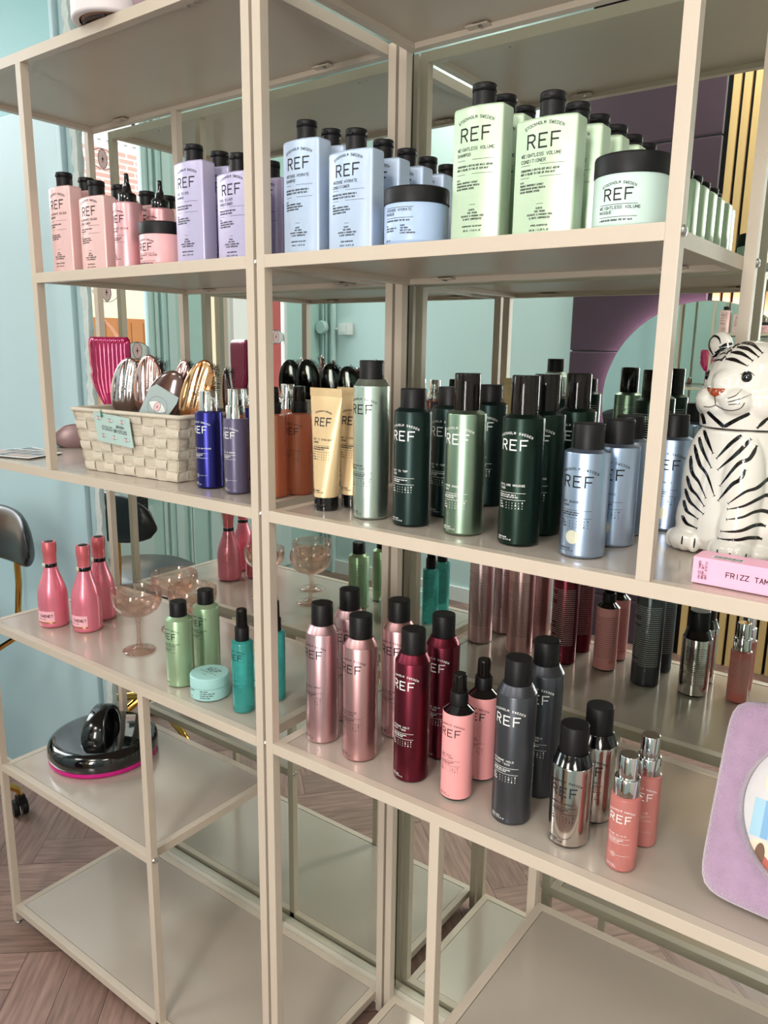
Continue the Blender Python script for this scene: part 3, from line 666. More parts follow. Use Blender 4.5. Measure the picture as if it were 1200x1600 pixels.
def shampoo(key, a, sh, H, body, lines, desc, withl, name='shampoo_bottle'):
    t = thing(name, 'x', 'bottle'); b0, bul = .0125, .0075
    pf = prof_flat(a, b0, bul); mb = MB(); rings = []
    for (ins, z) in ((.0015, .0006), (.0004, .0012), (0, .0035), (0, sh-.0035), (.0006, sh-.0012), (.0022, sh), (.006, sh+.0012), (.0105, sh+.0016)):
        k = 1-ins/a; ky = 1-ins/(b0+bul); rings.append([Vector((x*k, y*ky, z)) for x, y in pf])
    mb.loft(rings, 0); mb.lathe([(.0125, sh), (.0122, sh+.003, 'h'), (0, sh+.003)], 30)
    mp = lambda x, z: Vector((x, -(b0+bul*(1-(x/a)**2))-.0002, z))
    text(mb, mp, 'STOCKHOLM SWEDEN', 0, sh*.745+.0240, .0030, 1, .00055, arc=.055, sp=1.5)
    text(mb, mp, 'REF', 0, sh*.745, .0140, 1, .0019, sp=1.6, wx=.98)
    x0 = -a*.72; x1 = a*.72
    for i, l in enumerate(lines): text(mb, mp, l, x0, sh*.675-.0062*i, .0033, 1, .00055, 'l', sp=1.45, wx=.92)
    rule(mb, mp, -.002, x1, sh*.605, .0004); rule(mb, mp, x0, x0+.012, sh*.605, .0004)
    for i, l in enumerate(desc): text(mb, mp, l, x0, sh*.555-.0038*i, .0019, 1, .00042, 'l', sp=1.38, wx=.72, slant=.18)
    rule(mb, mp, -.002, x1, sh*.50, .0004); rule(mb, mp, x0, x0+.012, sh*.50, .0004)
    for i, l in enumerate(('WITH:',)+withl): text(mb, mp, l, x0, sh*.455-.0034*i, .0017, 1, .0004, 'l', sp=1.4, wx=.74)
    rule(mb, mp, -.004, .004, sh*.27, .0004)
    for i, l in enumerate(('ALWAYS:', '100% VEGAN', 'SULPHATE & PARABEN FREE', 'CLIMATE COMPENSATED')): text(mb, mp, l, 0, sh*.225-.0035*i, .0018, 1, .0004, sp=1.42, wx=.8)
    text(mb, mp, 'SHAMPOOING VOLUMISANT' if 'SHAMPOO' in lines else 'APRES SHAMPOOING', 0, sh*.225-.0185, .0016, 1, .00036, sp=1.45, wx=.85)
    text(mb, mp, '285 ML | 9.63 FL.OZ' if 'SHAMPOO' in lines else '245 ML | 8.28 FL.OZ', 0, sh*.225-.0235, .0017, 1, .00038, sp=1.4, wx=.8)
    mb.build('bottle_body', [body, INKB], t)
    zc = sh+.002; r = .0145; m = MB()
    m.lathe([(0, zc), (r*.96, zc, 'h'), (r*.96, zc+(H-zc)*.60, 'h'), (r*.93, zc+(H-zc)*.61), (r*.93, zc+(H-zc)*.64, 'h'), (r, zc+(H-zc)*.65), (r, H-.0018), (r*.95, H-.0003), (r*.86, H, 'h'), (0, H)], 40)
    m.box(-.005, .005, -r*1.06, -r*.9, zc+(H-zc)*.66, zc+(H-zc)*.76, bev=.0008); m.build('flip_cap', BLK, t)
    BOT[key] = t; t['used'] = 0
    return t
def pl(name, rgb, metal=.25): return mat(name, rgb, .36, metal, coat=.1)
C_PINK, C_LAV, C_BLUE, C_GRN = pl('coral_pink_plastic', (236, 194, 192)), pl('lavender_plastic', (190, 182, 214)), pl('pale_blue_plastic', (184, 201, 226)), pl('pale_green_plastic', (192, 213, 186))
A1_, A2_ = .0335, .0375; HS, HC = .176, .153
DP = ('PROTECTS COLOUR WHILE ADDING', 'LASTING SHINE'); DV = ('STRENGTHENS & REVITALISES WHILE ADDING', 'BODY & VOLUME TO FINE OR THIN HAIR')
DH = ('NOURISHES WHILE ADDING HYDRATION &', 'SMOOTHNESS TO DRY & BRITTLE HAIR'); DS = ('NEUTRALISES YELLOW TONES WHILE', 'BRIGHTENING COOL BLONDES')
WV = ('ORGANIC GRAPEFRUIT EXTRACT', 'STRENGTHENING QUINOA PROTEIN', 'COLOUR PRESERVE SYSTEM')
shampoo('pk_sh', A1_, .150, HS, C_PINK, ('ILLUMINATE COLOUR', 'SHAMPOO'), DP, WV)
shampoo('pk_co', A2_, .125, HC, C_PINK, ('ILLUMINATE COLOUR', 'CONDITIONER'), DP, WV, 'conditioner_bottle')
shampoo('lv_sh', A1_, .150, HS, C_LAV, ('COOL SILVER', 'SHAMPOO'), DS, WV)
shampoo('lv_co', A2_, .125, HC, C_LAV, ('COOL SILVER', 'CONDITIONER'), DS, WV, 'conditioner_bottle')
shampoo('hy_sh', A1_, .150, HS, C_BLUE, ('INTENSE HYDRATE', 'SHAMPOO'), DH, WV)
shampoo('hy_co', A2_, .125, HC, C_BLUE, ('INTENSE HYDRATE', 'CONDITIONER'), DH, WV, 'conditioner_bottle')
shampoo('wl_sh', A1_, .150, HS, C_GRN, ('WEIGHTLESS VOLUME', 'SHAMPOO'), DV, WV)
shampoo('wl_co', A2_, .125, HC, C_GRN, ('WEIGHTLESS VOLUME', 'CONDITIONER'), DV, WV, 'conditioner_bottle')
ORD = ['in front', 'second from the front', 'third from the front', 'fourth from the front', 'fifth from the front', 'last before the mirror']
def row(key, spots, col, kind, cat_group):
    for i, (x, y) in enumerate(spots):
        put(key, x, y, ZA, '%s %s bottle on the top row of the rack, %s' % (col, kind, ORD[i]), cat_group)
row('pk_sh', [(-.530, .036), (-.536, .085)], 'tall coral pink', 'shampoo', 'coral pink shampoo bottles')
row('pk_co', [(-.438, .040), (-.434, .086), (-.442, .150), (-.444, .2)], 'short coral pink', 'conditioner', 'coral pink conditioner bottles')
row('lv_sh', [(-.170, .036), (-.169, .088), (-.169, .14)], 'tall lavender', 'shampoo', 'lavender shampoo bottles')
row('lv_co', [(-.075, .042), (-.071, .105), (-.066, .16)], 'short lavender', 'conditioner', 'lavender conditioner bottles')
row('hy_sh', [(.067, .036), (.067, .088), (.067, .145)], 'tall pale blue', 'shampoo', 'pale blue shampoo bottles')
row('hy_co', [(.155, .036), (.152, .100), (.151, .159), (.149, .217), (.147, .275)], 'short pale blue', 'conditioner', 'pale blue conditioner bottles')
row('wl_sh', [(.345, .040), (.345, .091), (.344, .146)], 'tall pale green', 'shampoo', 'pale green shampoo bottles')
row('wl_co', [(.433, .040), (.440, .093), (.441, .152), (.443, .208), (.444, .264), (.445, .318)], 'short pale green', 'conditioner', 'pale green conditioner bottles')
# round nozzle bottles behind the pink conditioner
def nozzle_bottle():
    t = thing('nozzle_bottle', 'x', 'bottle'); R, sh, H = .0245, .108, .157
    mb = MB(); mb.lathe([(0, .0006), (R-.001, .0008), (R, .003, 'h'), (R, sh-.003), (R-.001, sh-.0008), (R-.003, sh, 'h'), (.016, sh+.001), (0, sh+.001)], 56)
    mp = cyl_map(R); text(mb, mp, 'STOCKHOLM SWEDEN', 0, sh-.016, .0019, 1, .0004, arc=.036, sp=1.5); text(mb, mp, 'REF', 0, sh-.034, .0110, 1, .0016, sp=1.6)
    for i, l in enumerate(('ILLUMINATE COLOUR', 'TREATMENT')): text(mb, mp, l, -.018, sh-.045-.0045*i, .0024, 1, .00045, 'l', sp=1.5)
    rule(mb, mp, -.018, .016, sh-.055); rule(mb, mp, -.018, .016, sh-.066)
    for i, l in enumerate(('A LEAVE IN TREATMENT THAT', 'PROTECTS COLOURED HAIR')): text(mb, mp, l, -.018, sh-.060-.003*i, .0015, 1, .00036, 'l', sp=1.4, wx=.8)
    for i, l in enumerate(('ALWAYS:', '100% VEGAN', 'PARABEN FREE', '125 ML | 4.22 FL.OZ')): text(mb, mp, l, -.018, .024-.0035*i, .0016, 1, .00038, 'l', sp=1.4, wx=.85)
    mb.build('bottle_body', [pl('satin_pink', (222, 166, 172), .6), INKB], t)
    m = MB(); m.lathe([(0, sh), (.0155, sh, 'h'), (.0155, sh+.014), (.013, sh+.0165), (.0085, sh+.018), (.0065, sh+.028), (.0045, sh+.034), (.0042, H-.006), (.0035, H-.001), (0, H)], 30); m.build('nozzle_cap', BLKG, t)
    BOT['noz'] = t; t['used'] = 0
nozzle_bottle()
put('noz', -.352, .041, ZA, 'round satin pink bottle with pointed black nozzle, nearer the front', 'pointed nozzle bottles')
put('noz', -.352, .110, ZA, 'round satin pink bottle with pointed black nozzle, behind the pink jar', 'pointed nozzle bottles')
def jar(key, body, R, bh, H, lines, full=True):
    t = thing('masque_jar', 'x', 'jar'); mb = MB()
    mb.lathe([(0, .0006), (R-.003, .0006), (R-.0006, .002), (R, .005, 'h'), (R, bh-.001), (R-.001, bh, 'h'), (0, bh)], 72)
    mp = cyl_map(R)
    if full:
        text(mb, mp, 'STOCKHOLM SWEDEN', 0, bh-.0105, .0024, 1, .00045, arc=.045, sp=1.5); text(mb, mp, 'REF', 0, bh-.0265, .0110, 1, .0016, sp=1.6)
        z = bh-.031
    else: z = bh-.006
    rule(mb, mp, -.021, .021, z, .0005); rule(mb, mp, -.021, .021, z-.0125, .0005)
    for i, l in enumerate(lines): text(mb, mp, l, -.021, z-.0045-.0045*i, .0027, 1, .0005, 'l', sp=1.5)
    text(mb, mp, 'A NOURISHING MASQUE FOR DRY HAIR', -.021, z-.0165, .0016, 1, .0004, 'l', sp=1.38, wx=.8)
    if not full:
        for x, L in ((-.021, ('WITH:', 'ORGANIC COCONUT OIL', 'QUINOA PROTEIN')), (.004, ('ALWAYS:', '100% VEGAN', 'MADE WITH CARE', 'CLIMATE COMPENSATED'))):
            for i, l in enumerate(L): text(mb, mp, l, x, z-.0225-.003*i, .0015, 1, .00036, 'l', sp=1.4, wx=.75)
        text(mb, mp, '250 ML', -.021, .004, .0017, 1, .0004, 'l')
    mb.build('jar_body', [body, INKB], t)
    m = MB(); m.lathe([(0, bh), (R+.0008, bh+.0004, 'h'), (R+.0008, H-.003), (R, H-.0008), (R-.002, H, 'h'), (0, H)], 72); m.build('lid', BLK, t)
    BOT[key] = t; t['used'] = 0
jar('j_hy', mat('jar_pale_blue', (168, 190, 222), .35), .0415, .050, .070, ('INTENSE HYDRATE', 'MASQUE'), False)
jar('j_wl', mat('jar_pale_green', (196, 218, 210), .35), .0400, .0545, .076, ('WEIGHTLESS VOLUME', 'MASQUE'))
jar('j_pk', mat('jar_pink', (236, 178, 182), .35), .0385, .050, .070, ('ILLUMINATE COLOUR', 'MASQUE'))
put('j_hy', .247, .046, ZA, 'pale blue masque jar with black lid, left of the green shampoo bottles')
put('j_wl', .526, .052, ZA, 'pale green masque jar with black lid beside the right inner post')
put('j_pk', -.272, .050, ZA, 'pink masque jar with black lid beside the lavender shampoo')
# mint paste jars
def paste():
    t = thing('paste_jar', 'x', 'jar'); R = .0358; m = MB(); MN = mat('pale_mint_plastic', (160, 204, 200), .38)
    m.lathe([(0, .0006), (R-.003, .0006), (R-.0006, .002), (R, .004, 'h'), (R, .024, 'h'), (R-.001, .0242), (0, .0242)], 64)
    mp = cyl_map(R)
    for x, L in ((-.032, ('STRUCTURE CREAM', 'FIBER PASTE', 'N*434', '85 ML | 2.87 FL.OZ')), (.012, ('100% VEGAN', 'A PLIABLE PASTE FOR', 'TEXTURE AND SHAPE', 'SULPHATE FREE'))):
        for i, l in enumerate(L): text(m, mp, l, x, .0195-.0042*i, (.0026 if i < 2 and x < 0 else .0018), 1, .00045, 'l', sp=1.4, wx=.85)
    m.build('jar_body', [MN, INKB], t)
    m = MB(); m.lathe([(0, .0246), (R, .0248, 'h'), (R, .0422), (R-.0006, .0436), (R-.002, .0442, 'h'), (0, .0442)], 64)
    mp = lambda x, z: Vector((x, z, .0444)); text(m, mp, 'STOCKHOLM SWEDEN', 0, .017, .0022, 1, .0004, arc=.03); text(m, mp, 'REF', 0, .003, .0098, 1, .0014, sp=1.55)
    text(m, mp, 'MATTE FIBER PASTE *434', 0, -.004, .0020, 1, .0004); text(m, mp, 'N*434', 0, -.014, .0022, 1, .0004)
    m.build('lid', [MN, INKB], t)
    BOT['paste'] = t; t['used'] = 0
paste()
put('paste', -.206, .061, ZC, 'round pale mint paste jar in front, between green can and teal bottle', 'pale mint paste jars')
put('paste', -.190, .148, ZC, 'round pale mint paste jar half hidden behind the teal bottle', 'pale mint paste jars')
# gold tubes standing on their caps
def gold_tube():
    t = thing('cream_tube', 'x', 'tube'); H = .186; m = MB(); rings = []
    for i in range(17):
        q = i/16; z = .021+(H-.012-.021)*q; rx = .0185+(.0315-.0185)*q**.85; ry = .0185*(1-q)**.62+.0009
        rings.append([Vector((rx*math.cos(2*PI*k/48), ry*math.sin(2*PI*k/48), z)) for k in range(48)])
    m.loft(rings, 0); m.box(-.0316, .0316, -.0010, .0010, H-.0125, H, 0, bev=.0003)
    def mp(x, z):
        q = min(max((z-.021)/(H-.033), 0), 1); rx = .0185+(.0315-.0185)*q**.85; ry = .0185*(1-q)**.62+.0009
        return Vector((x, -ry*math.sqrt(max(0, 1-(x/rx)**2))-.0004, z))
    text(m, mp, 'STOCKHOLM SWEDEN', 0, .151, .0021, 1, .00042, arc=.036, sp=1.45); text(m, mp, 'REF', 0, .130, .0115, 1, .0017, sp=1.55)
    for i, l in enumerate(('GET IT STRAIGHT', 'CREME')): text(m, mp, l, -.0165, .108-.0045*i, .0025, 1, .00045, 'l', sp=1.45)
    rule(m, mp, -.0165, .0165, .1000); rule(m, mp, -.0165, .0165, .0905)
    for i, l in enumerate(('A HEAT ACTIVATED SMOOTHING CREAM', 'FOR SLEEK STRAIGHT HAIR')): text(m, mp, l, -.0165, .0965-.003*i, .0015, 1, .0004, 'l', sp=1.36, wx=.72)
    for i, l in enumerate(('HOLD', 'SHINE', 'VOLUME')):
        text(m, mp, l, -.0165, .0860-.0038*i, .0016, 1, .00036, 'l')
        for j in range(6): text(m, mp, str(j), -.005+.004*j, .0860-.0038*i, .0013, 1, .00034)
    for i, l in enumerate(('CREME LISSANTE', '125 ML | 4.22 FL.OZ')): text(m, mp, l, -.0135, .031-.003*i, .0015, 1, .00036, 'l', wx=.8)
    m.build('tube_body', [mat('champagne_gold', (226, 198, 154), .38, .35), INKB], t)
    m = MB(); m.lathe([(0, .0004), (.0178, .0004), (.0186, .0015), (.0188, .003, 'h'), (.0188, .0205, 'h'), (0, .0208)], 48); m.build('cap', BLKG, t)
    BOT['tube'] = t; t['used'] = 0
gold_tube()
put('tube', .074, .068, ZB, 'champagne gold cream tube standing on its black cap, in front', 'gold cream tubes')
put('tube', .092, .112, ZB, 'champagne gold cream tube standing on its black cap, behind its twin', 'gold cream tubes', .04)

# ------------------------------------------------------------------ sparkling wine bottles and coupes
def wine():
    t = thing('wine_bottle', 'x', 'bottle'); m = MB()
    WN = mat('glitter_pink_coating', (230, 128, 148), .3, .4, noise=((700, 700, 700), .12), coat=.4)
    m.lathe([(0, .004), (.02, .0006), (.030, .0006), (.0322, .003), (.0328, .008), (.0326, .06), (.0320, .075), (.0295, .090), (.0245, .106), (.0185, .122), (.0148, .136), (.0136, .148), (.0134, .158)], 56)
    mp = cyl_map(.0328, 0, .0003)
    vs = []; n = 12
    for i in range(n+1):
        x = -.031+.062*i/n; vs += [mp(x, .012), mp(x, .040)]
    m.add(vs, [(2*i, 2*i+2, 2*i+3, 2*i+1) for i in range(n)], 1)
    mp2 = cyl_map(.0328, 0, .0006); text(m, mp2, 'J.P. CHENET', 0, .0265, .0056, 2, .0011, sp=1.42, wx=1.0)
    text(m, mp2, 'SPARKLING ROSE', 0, .0205, .0018, 2, .0003); rule(m, mp2, -.031, .031, .0135, .0026, 3)
    m.build('bottle_body', [WN, mat('pale_pink_label', (240, 180, 190), .5), mat('plum_print', (84, 30, 50), .5), mat('gold_foil', (196, 150, 80), .25, 1)], t)
    m = MB(); rings = []
    rnd = random.Random(4)
    for z, r in ((.150, .0140), (.156, .0141), (.168, .0139), (.172, .0152), (.176, .0158), (.186, .0156), (.193, .0150), (.1965, .0146)):
        rings.append([Vector(((r+rnd.uniform(-.0004, .0004))*math.cos(2*PI*k/28), (r+rnd.uniform(-.0004, .0004))*math.sin(2*PI*k/28), z)) for k in range(28)])
    m.loft(rings, 0); m.lathe([(.0105, .1966), (.0095, .1974), (0, .1972)], 28, 1); m.build('foil_cap', [mat('crinkled_pink_foil', (226, 118, 126), .32, .5), BLK], t)
    m = MB(); m.lathe([(.0146, .138), (.0148, .139), (.0143, .146), (.0140, .147), (.0136, .142), (.0146, .138)], 36); m.build('neck_band', BLKG, t)
    m = MB(); m.lathe([(0, .0006), (.004, .0006), (.0055, 0), (.0055, -.001)][::-1], 20); m.v = [(x-.004, -.0150-z, .1425+y) for x, y, z in m.v]; m.f = [f[::-1] for f in m.f]
    m.build('neck_medallion', mat('pale_medallion', (220, 214, 190), .3, .4), t)
    BOT['wine'] = t; t['used'] = 0
wine()
WG = 'small pink sparkling wine bottles'
put('wine', -.773, .088, ZC, 'small glittery pink wine bottle, leftmost of the three', WG, .12)
put('wine', -.686, .118, ZC, 'small glittery pink wine bottle in front, nearest the glass coupe', WG, .05)
put('wine', -.728, .184, ZC, 'small glittery pink wine bottle at the back, partly hidden', WG)
GLS = mat('pink_tinted_glass', (255, 244, 238), 0, 0, 1, 1.45)
nt = GLS.node_tree; pb = nt.nodes['Principled BSDF']; mo = nt.nodes['Material Output']
tb = nt.nodes.new('ShaderNodeBsdfTransparent'); tb.inputs[0].default_value = srgb((253, 242, 237))+(1,)
gg = nt.nodes.new('ShaderNodeBsdfGlossy'); gg.inputs['Roughness'].default_value = 0; lw = nt.nodes.new('ShaderNodeLayerWeight'); lw.inputs[0].default_value = .5; pw = nt.nodes.new('ShaderNodeMath'); pw.operation = 'POWER'; pw.inputs[1].default_value = 3.5; nt.links.new(lw.outputs['Facing'], pw.inputs[0]); ff = nt.nodes.new('ShaderNodeMath'); ff.operation = 'MULTIPLY_ADD'; ff.inputs[1].default_value = .8; ff.inputs[2].default_value = .05; nt.links.new(pw.outputs[0], ff.inputs[0])
m1 = nt.nodes.new('ShaderNodeMixShader'); m2_ = nt.nodes.new('ShaderNodeMixShader'); m2_.inputs[0].default_value = .18
nt.links.new(ff.outputs[0], m1.inputs[0]); nt.links.new(tb.outputs[0], m1.inputs[1]); nt.links.new(gg.outputs[0], m1.inputs[2])
nt.links.new(m1.outputs[0], m2_.inputs[1]); nt.links.new(pb.outputs[0], m2_.inputs[2]); nt.links.new(m2_.outputs[0], mo.inputs[0])
def coupe():
    t = thing('coupe_glass', 'x', 'glass'); m = MB()
    prof = [(0, .0006), (.030, .0004), (.0345, .0010), (.0345, .0018), (.0335, .0030), (.022, .0055), (.010, .0085), (.0055, .0150), (.0040, .024), (.0037, .048), (.0044, .066), (.0075, .0740), (.018, .0785), (.033, .0850), (.044, .0945), (.0500, .1065), (.0518, .1200), (.0508, .1335), (.0504, .1340), (.0500, .1335), (.0508, .1200), (.0490, .1070), (.0431, .0956), (.0325, .0862), (.018, .0800), (.006, .0772), (0, .0768)]
    m.lathe(prof, 64); m.build('glass_body', GLS, t)
    BOT['coupe'] = t; t['used'] = 0
coupe()
CG = 'pink tinted coupe glasses'
put('coupe', -.486, .110, ZC, 'pink tinted glass coupe standing alone in front beside the pink bottles', CG)
put('coupe', -.530, .243, ZC, 'pink tinted glass coupe at the back by the mirror', CG)
put('coupe', -.414, .198, ZC, 'pink tinted glass coupe right behind the green mousse cans', CG)

# ------------------------------------------------------------------ domed black appliance
t = thing('domed_lid', 'shiny black round domed lid with arched handle and magenta rim on the small low shelf', 'lid', (-.766, .188, ZS), math.radians(36))
m = MB(); R = .131
m.lathe([(0, .012), (R-.004, .012), (R, .016), (R+.001, .024), (R-.001, .040), (R-.006, .049), (R-.014, .0535), (R-.022, .0548), (.06, .0585), (0, .060)], 96); m.build('dome', mat('piano_black', (8, 8, 10), .07, coat=1), t)
m = MB(); m.lathe([(0, .0005), (R-.006, .0005), (R-.002, .002), (R-.001, .006), (R-.002, .0125, 'h'), (0, .0125)], 96); m.build('rim', mat('magenta_rubber', (196, 22, 122), .4), t)
m = MB(); rings = []
for i in range(25):
    q = i/24; a = PI*q; y = -.066*math.cos(a)*(1 if q < .5 else .8); z = .050+.068*math.sin(a)**.8
    hw = .027-.008*math.sin(a)**2; th_ = .0065+.004*math.cos(a)**2
    ny, nz = -math.cos(a), math.sin(a)
    rings.append([Vector((sx*hw, y-ny*sz*th_*0+ (-ny)*(-sz)*th_, z+nz*sz*th_)) for sx, sz in ((-1, -.6), (-1, .6), (-.8, 1), (.8, 1), (1, .6), (1, -.6), (.8, -1), (-.8, -1))])
m.loft(rings, 0); m.build('handle', mat('gloss_black_handle', (12, 12, 14), .16, coat=.6), t)
m = MB(); m.box(-.015, .015, -.0765, -.0745, .060, .072, 0, bev=.0004); mp = PlaneMap((0, -.0768, 0), (1, 0, 0), (0, 0, 1)); text(m, mp, 'TONDEO', 0, .0665, .0028, 1, .0005)
rule(m, mp, -.010, .010, .0635, .0005, 1); o = m.build('name_plate', [BLK, INKS], t)
# ------------------------------------------------------------------ woven basket
WEAVE = mat('woven_cream_fabric', (204, 192, 174), .85, noise=((40, 40, 40), .06), bump=((60, 60, 900), .8))
WEAVE2 = mat('woven_cream_fabric_vertical', (212, 201, 184), .85, noise=((40, 40, 40), .06), bump=((900, 900, 60), .8))
BX, BY, BRZ = -.414, .060, math.radians(3.5)      # front bottom centre
t = thing('woven_basket', 'cream woven fabric basket full of hairbrushes with a mint paper tag', 'basket', (BX, BY, ZB), BRZ)
BW, BD, BH, FL = .131, .150, .120, .020
def bpt(side, s, q, off=0.):
    """point on a basket wall; s 0..1 along, q 0..1 up"""
    w_ = BW+FL*q; d0 = -FL*q*.45; d1 = BD+FL*q*.6
    if side == 0: p, n = Vector((-w_+2*w_*s, d0, BH*q)), Vector((0, -1, -.1))
    elif side == 1: p, n = Vector((w_, d0+(d1-d0)*s, BH*q)), Vector((1, 0, -.15))
    elif side == 2: p, n = Vector((w_-2*w_*s, d1, BH*q)), Vector((0, 1, -.1))
    else: p, n = Vector((-w_, d1-(d1-d0)*s, BH*q)), Vector((-1, 0, -.15))
    return p+n.normalized()*off
mb = MB()
for side, nx in ((0, 9), (1, 6), (2, 9), (3, 6)):
    nz = 6
    mb.add([bpt(side, a, b_, -.002) for a, b_ in ((0, 0), (1, 0), (1, 1), (0, 1))], [(0, 1, 2, 3)], 0)
    mb.add([bpt(side, a, b_, -.005) for a, b_ in ((0, 0), (1, 0), (1, 1), (0, 1))], [(3, 2, 1, 0)], 0)
    for i in range(nx):
        for j in range(nz):
            hz = (i+j) % 2; n = 6; vs = []
            a0, a1 = i/nx, (i+1)/nx; b0, b1 = j/nz, (j+1)/nz
            for u in range(n+1):
                for v_ in range(n+1):
                    q, r = u/n, v_/n; bulge = math.sin(PI*(q if hz else r))
                    rib = .0006*math.cos(2*PI*4*(r if hz else q))
                    vs.append(bpt(side, a0+(a1-a0)*q, b0+(b1-b0)*r, -.002+.0022*bulge**.5+rib*bulge*.8))
            mb.add(vs, [(u*(n+1)+v_, (u+1)*(n+1)+v_, (u+1)*(n+1)+v_+1, u*(n+1)+v_+1) for u in range(n) for v_ in range(n)], 0 if hz else 1, True)
mb.box(-BW, BW, .001, BD, .001, .006)
mb.build('basket_body', [WEAVE, WEAVE2], t)
mb = MB(); cs = [bpt(0, 0, 1, 0), bpt(0, 1, 1, 0), bpt(2, 0, 1, 0), bpt(2, 1, 1, 0)]; pts = []
for i in range(4):
    a, b_ = cs[i], cs[(i+1) % 4]
    for k in range(12): pts.append(a.lerp(b_, k/12))
mb.tube(pts, .0042, 8, closed=True); mb.build('rim_band', WEAVE2, t)
# paper tag on the front
PT = mat('mint_paper', (176, 200, 194), .7)
tg = MB(); tl = Vector((-.078, -.0150, .119)); ex = Vector((.103, 0, -.007)); ez = Vector((-.004, -.004, .056))
o0 = tl-ez; mp = PlaneMap(o0, ex.normalized(), ez.normalized()); W_, H_ = ex.length, ez.length
tg.add([mp(0, 0), mp(W_, 0), mp(W_, H_), mp(0, H_)], [(0, 1, 2, 3)], 0); tg.add([mp(0, 0)-mp.n*-.0006, mp(W_, 0)+mp.n*.0006, mp(W_, H_)+mp.n*.0006, mp(0, H_)+mp.n*.0006], [(3, 2, 1, 0)], 0)
mpf = PlaneMap(o0+mp.n*.0010, mp.ex, mp.ez)
if mpf.n.y > 0: mpf = PlaneMap(o0-mp.n*.0006, mp.ex, mp.ez)
class Sub:
    def __init__(s, m, x, z): s.m = m; s.x = x; s.z = z; s.n = m.n*(1 if m.n.y < 0 else -1)
    def __call__(s, x, z): return s.m(x+s.x, z+s.z)
for x, z in ((.014, .046), (.046, .045), (.081, .046), (.020, .013), (.052, .013), (.086, .013)): eye(tg, Sub(mpf, x, z), .016, .0072, 1, 4, .0006)
text(tg, mpf, 'EGGS', .020, .025, .0072, 4, .0011, 'l', sp=1.35, wx=1.2, slant=.1); text(tg, mpf, 'BRUSH', .062, .0330, .0044, 4, .0009, 'l', sp=1.3, wx=1.2, slant=.1); text(tg, mpf, 'BRISTLES', .053, .0235, .0056, 4, .0010, 'l', sp=1.25, wx=1.0, slant=.1)
tg_o = tg.build('paper_tag', [PT, EYEW, EYEP, EYER, mat('pencil_line', (70, 74, 80), .7)], t)
cl = MB(); cl.tube([mp(.024, H_-.008)+Vector((0, -.003, 0)), mp(.026, H_+.006)+Vector((0, -.002, 0)), mp(.028, H_-.007)+Vector((0, -.003, 0))], .0011, 6); cl.build('tag_clip', mat('teal_clip', (60, 130, 124), .4), t)

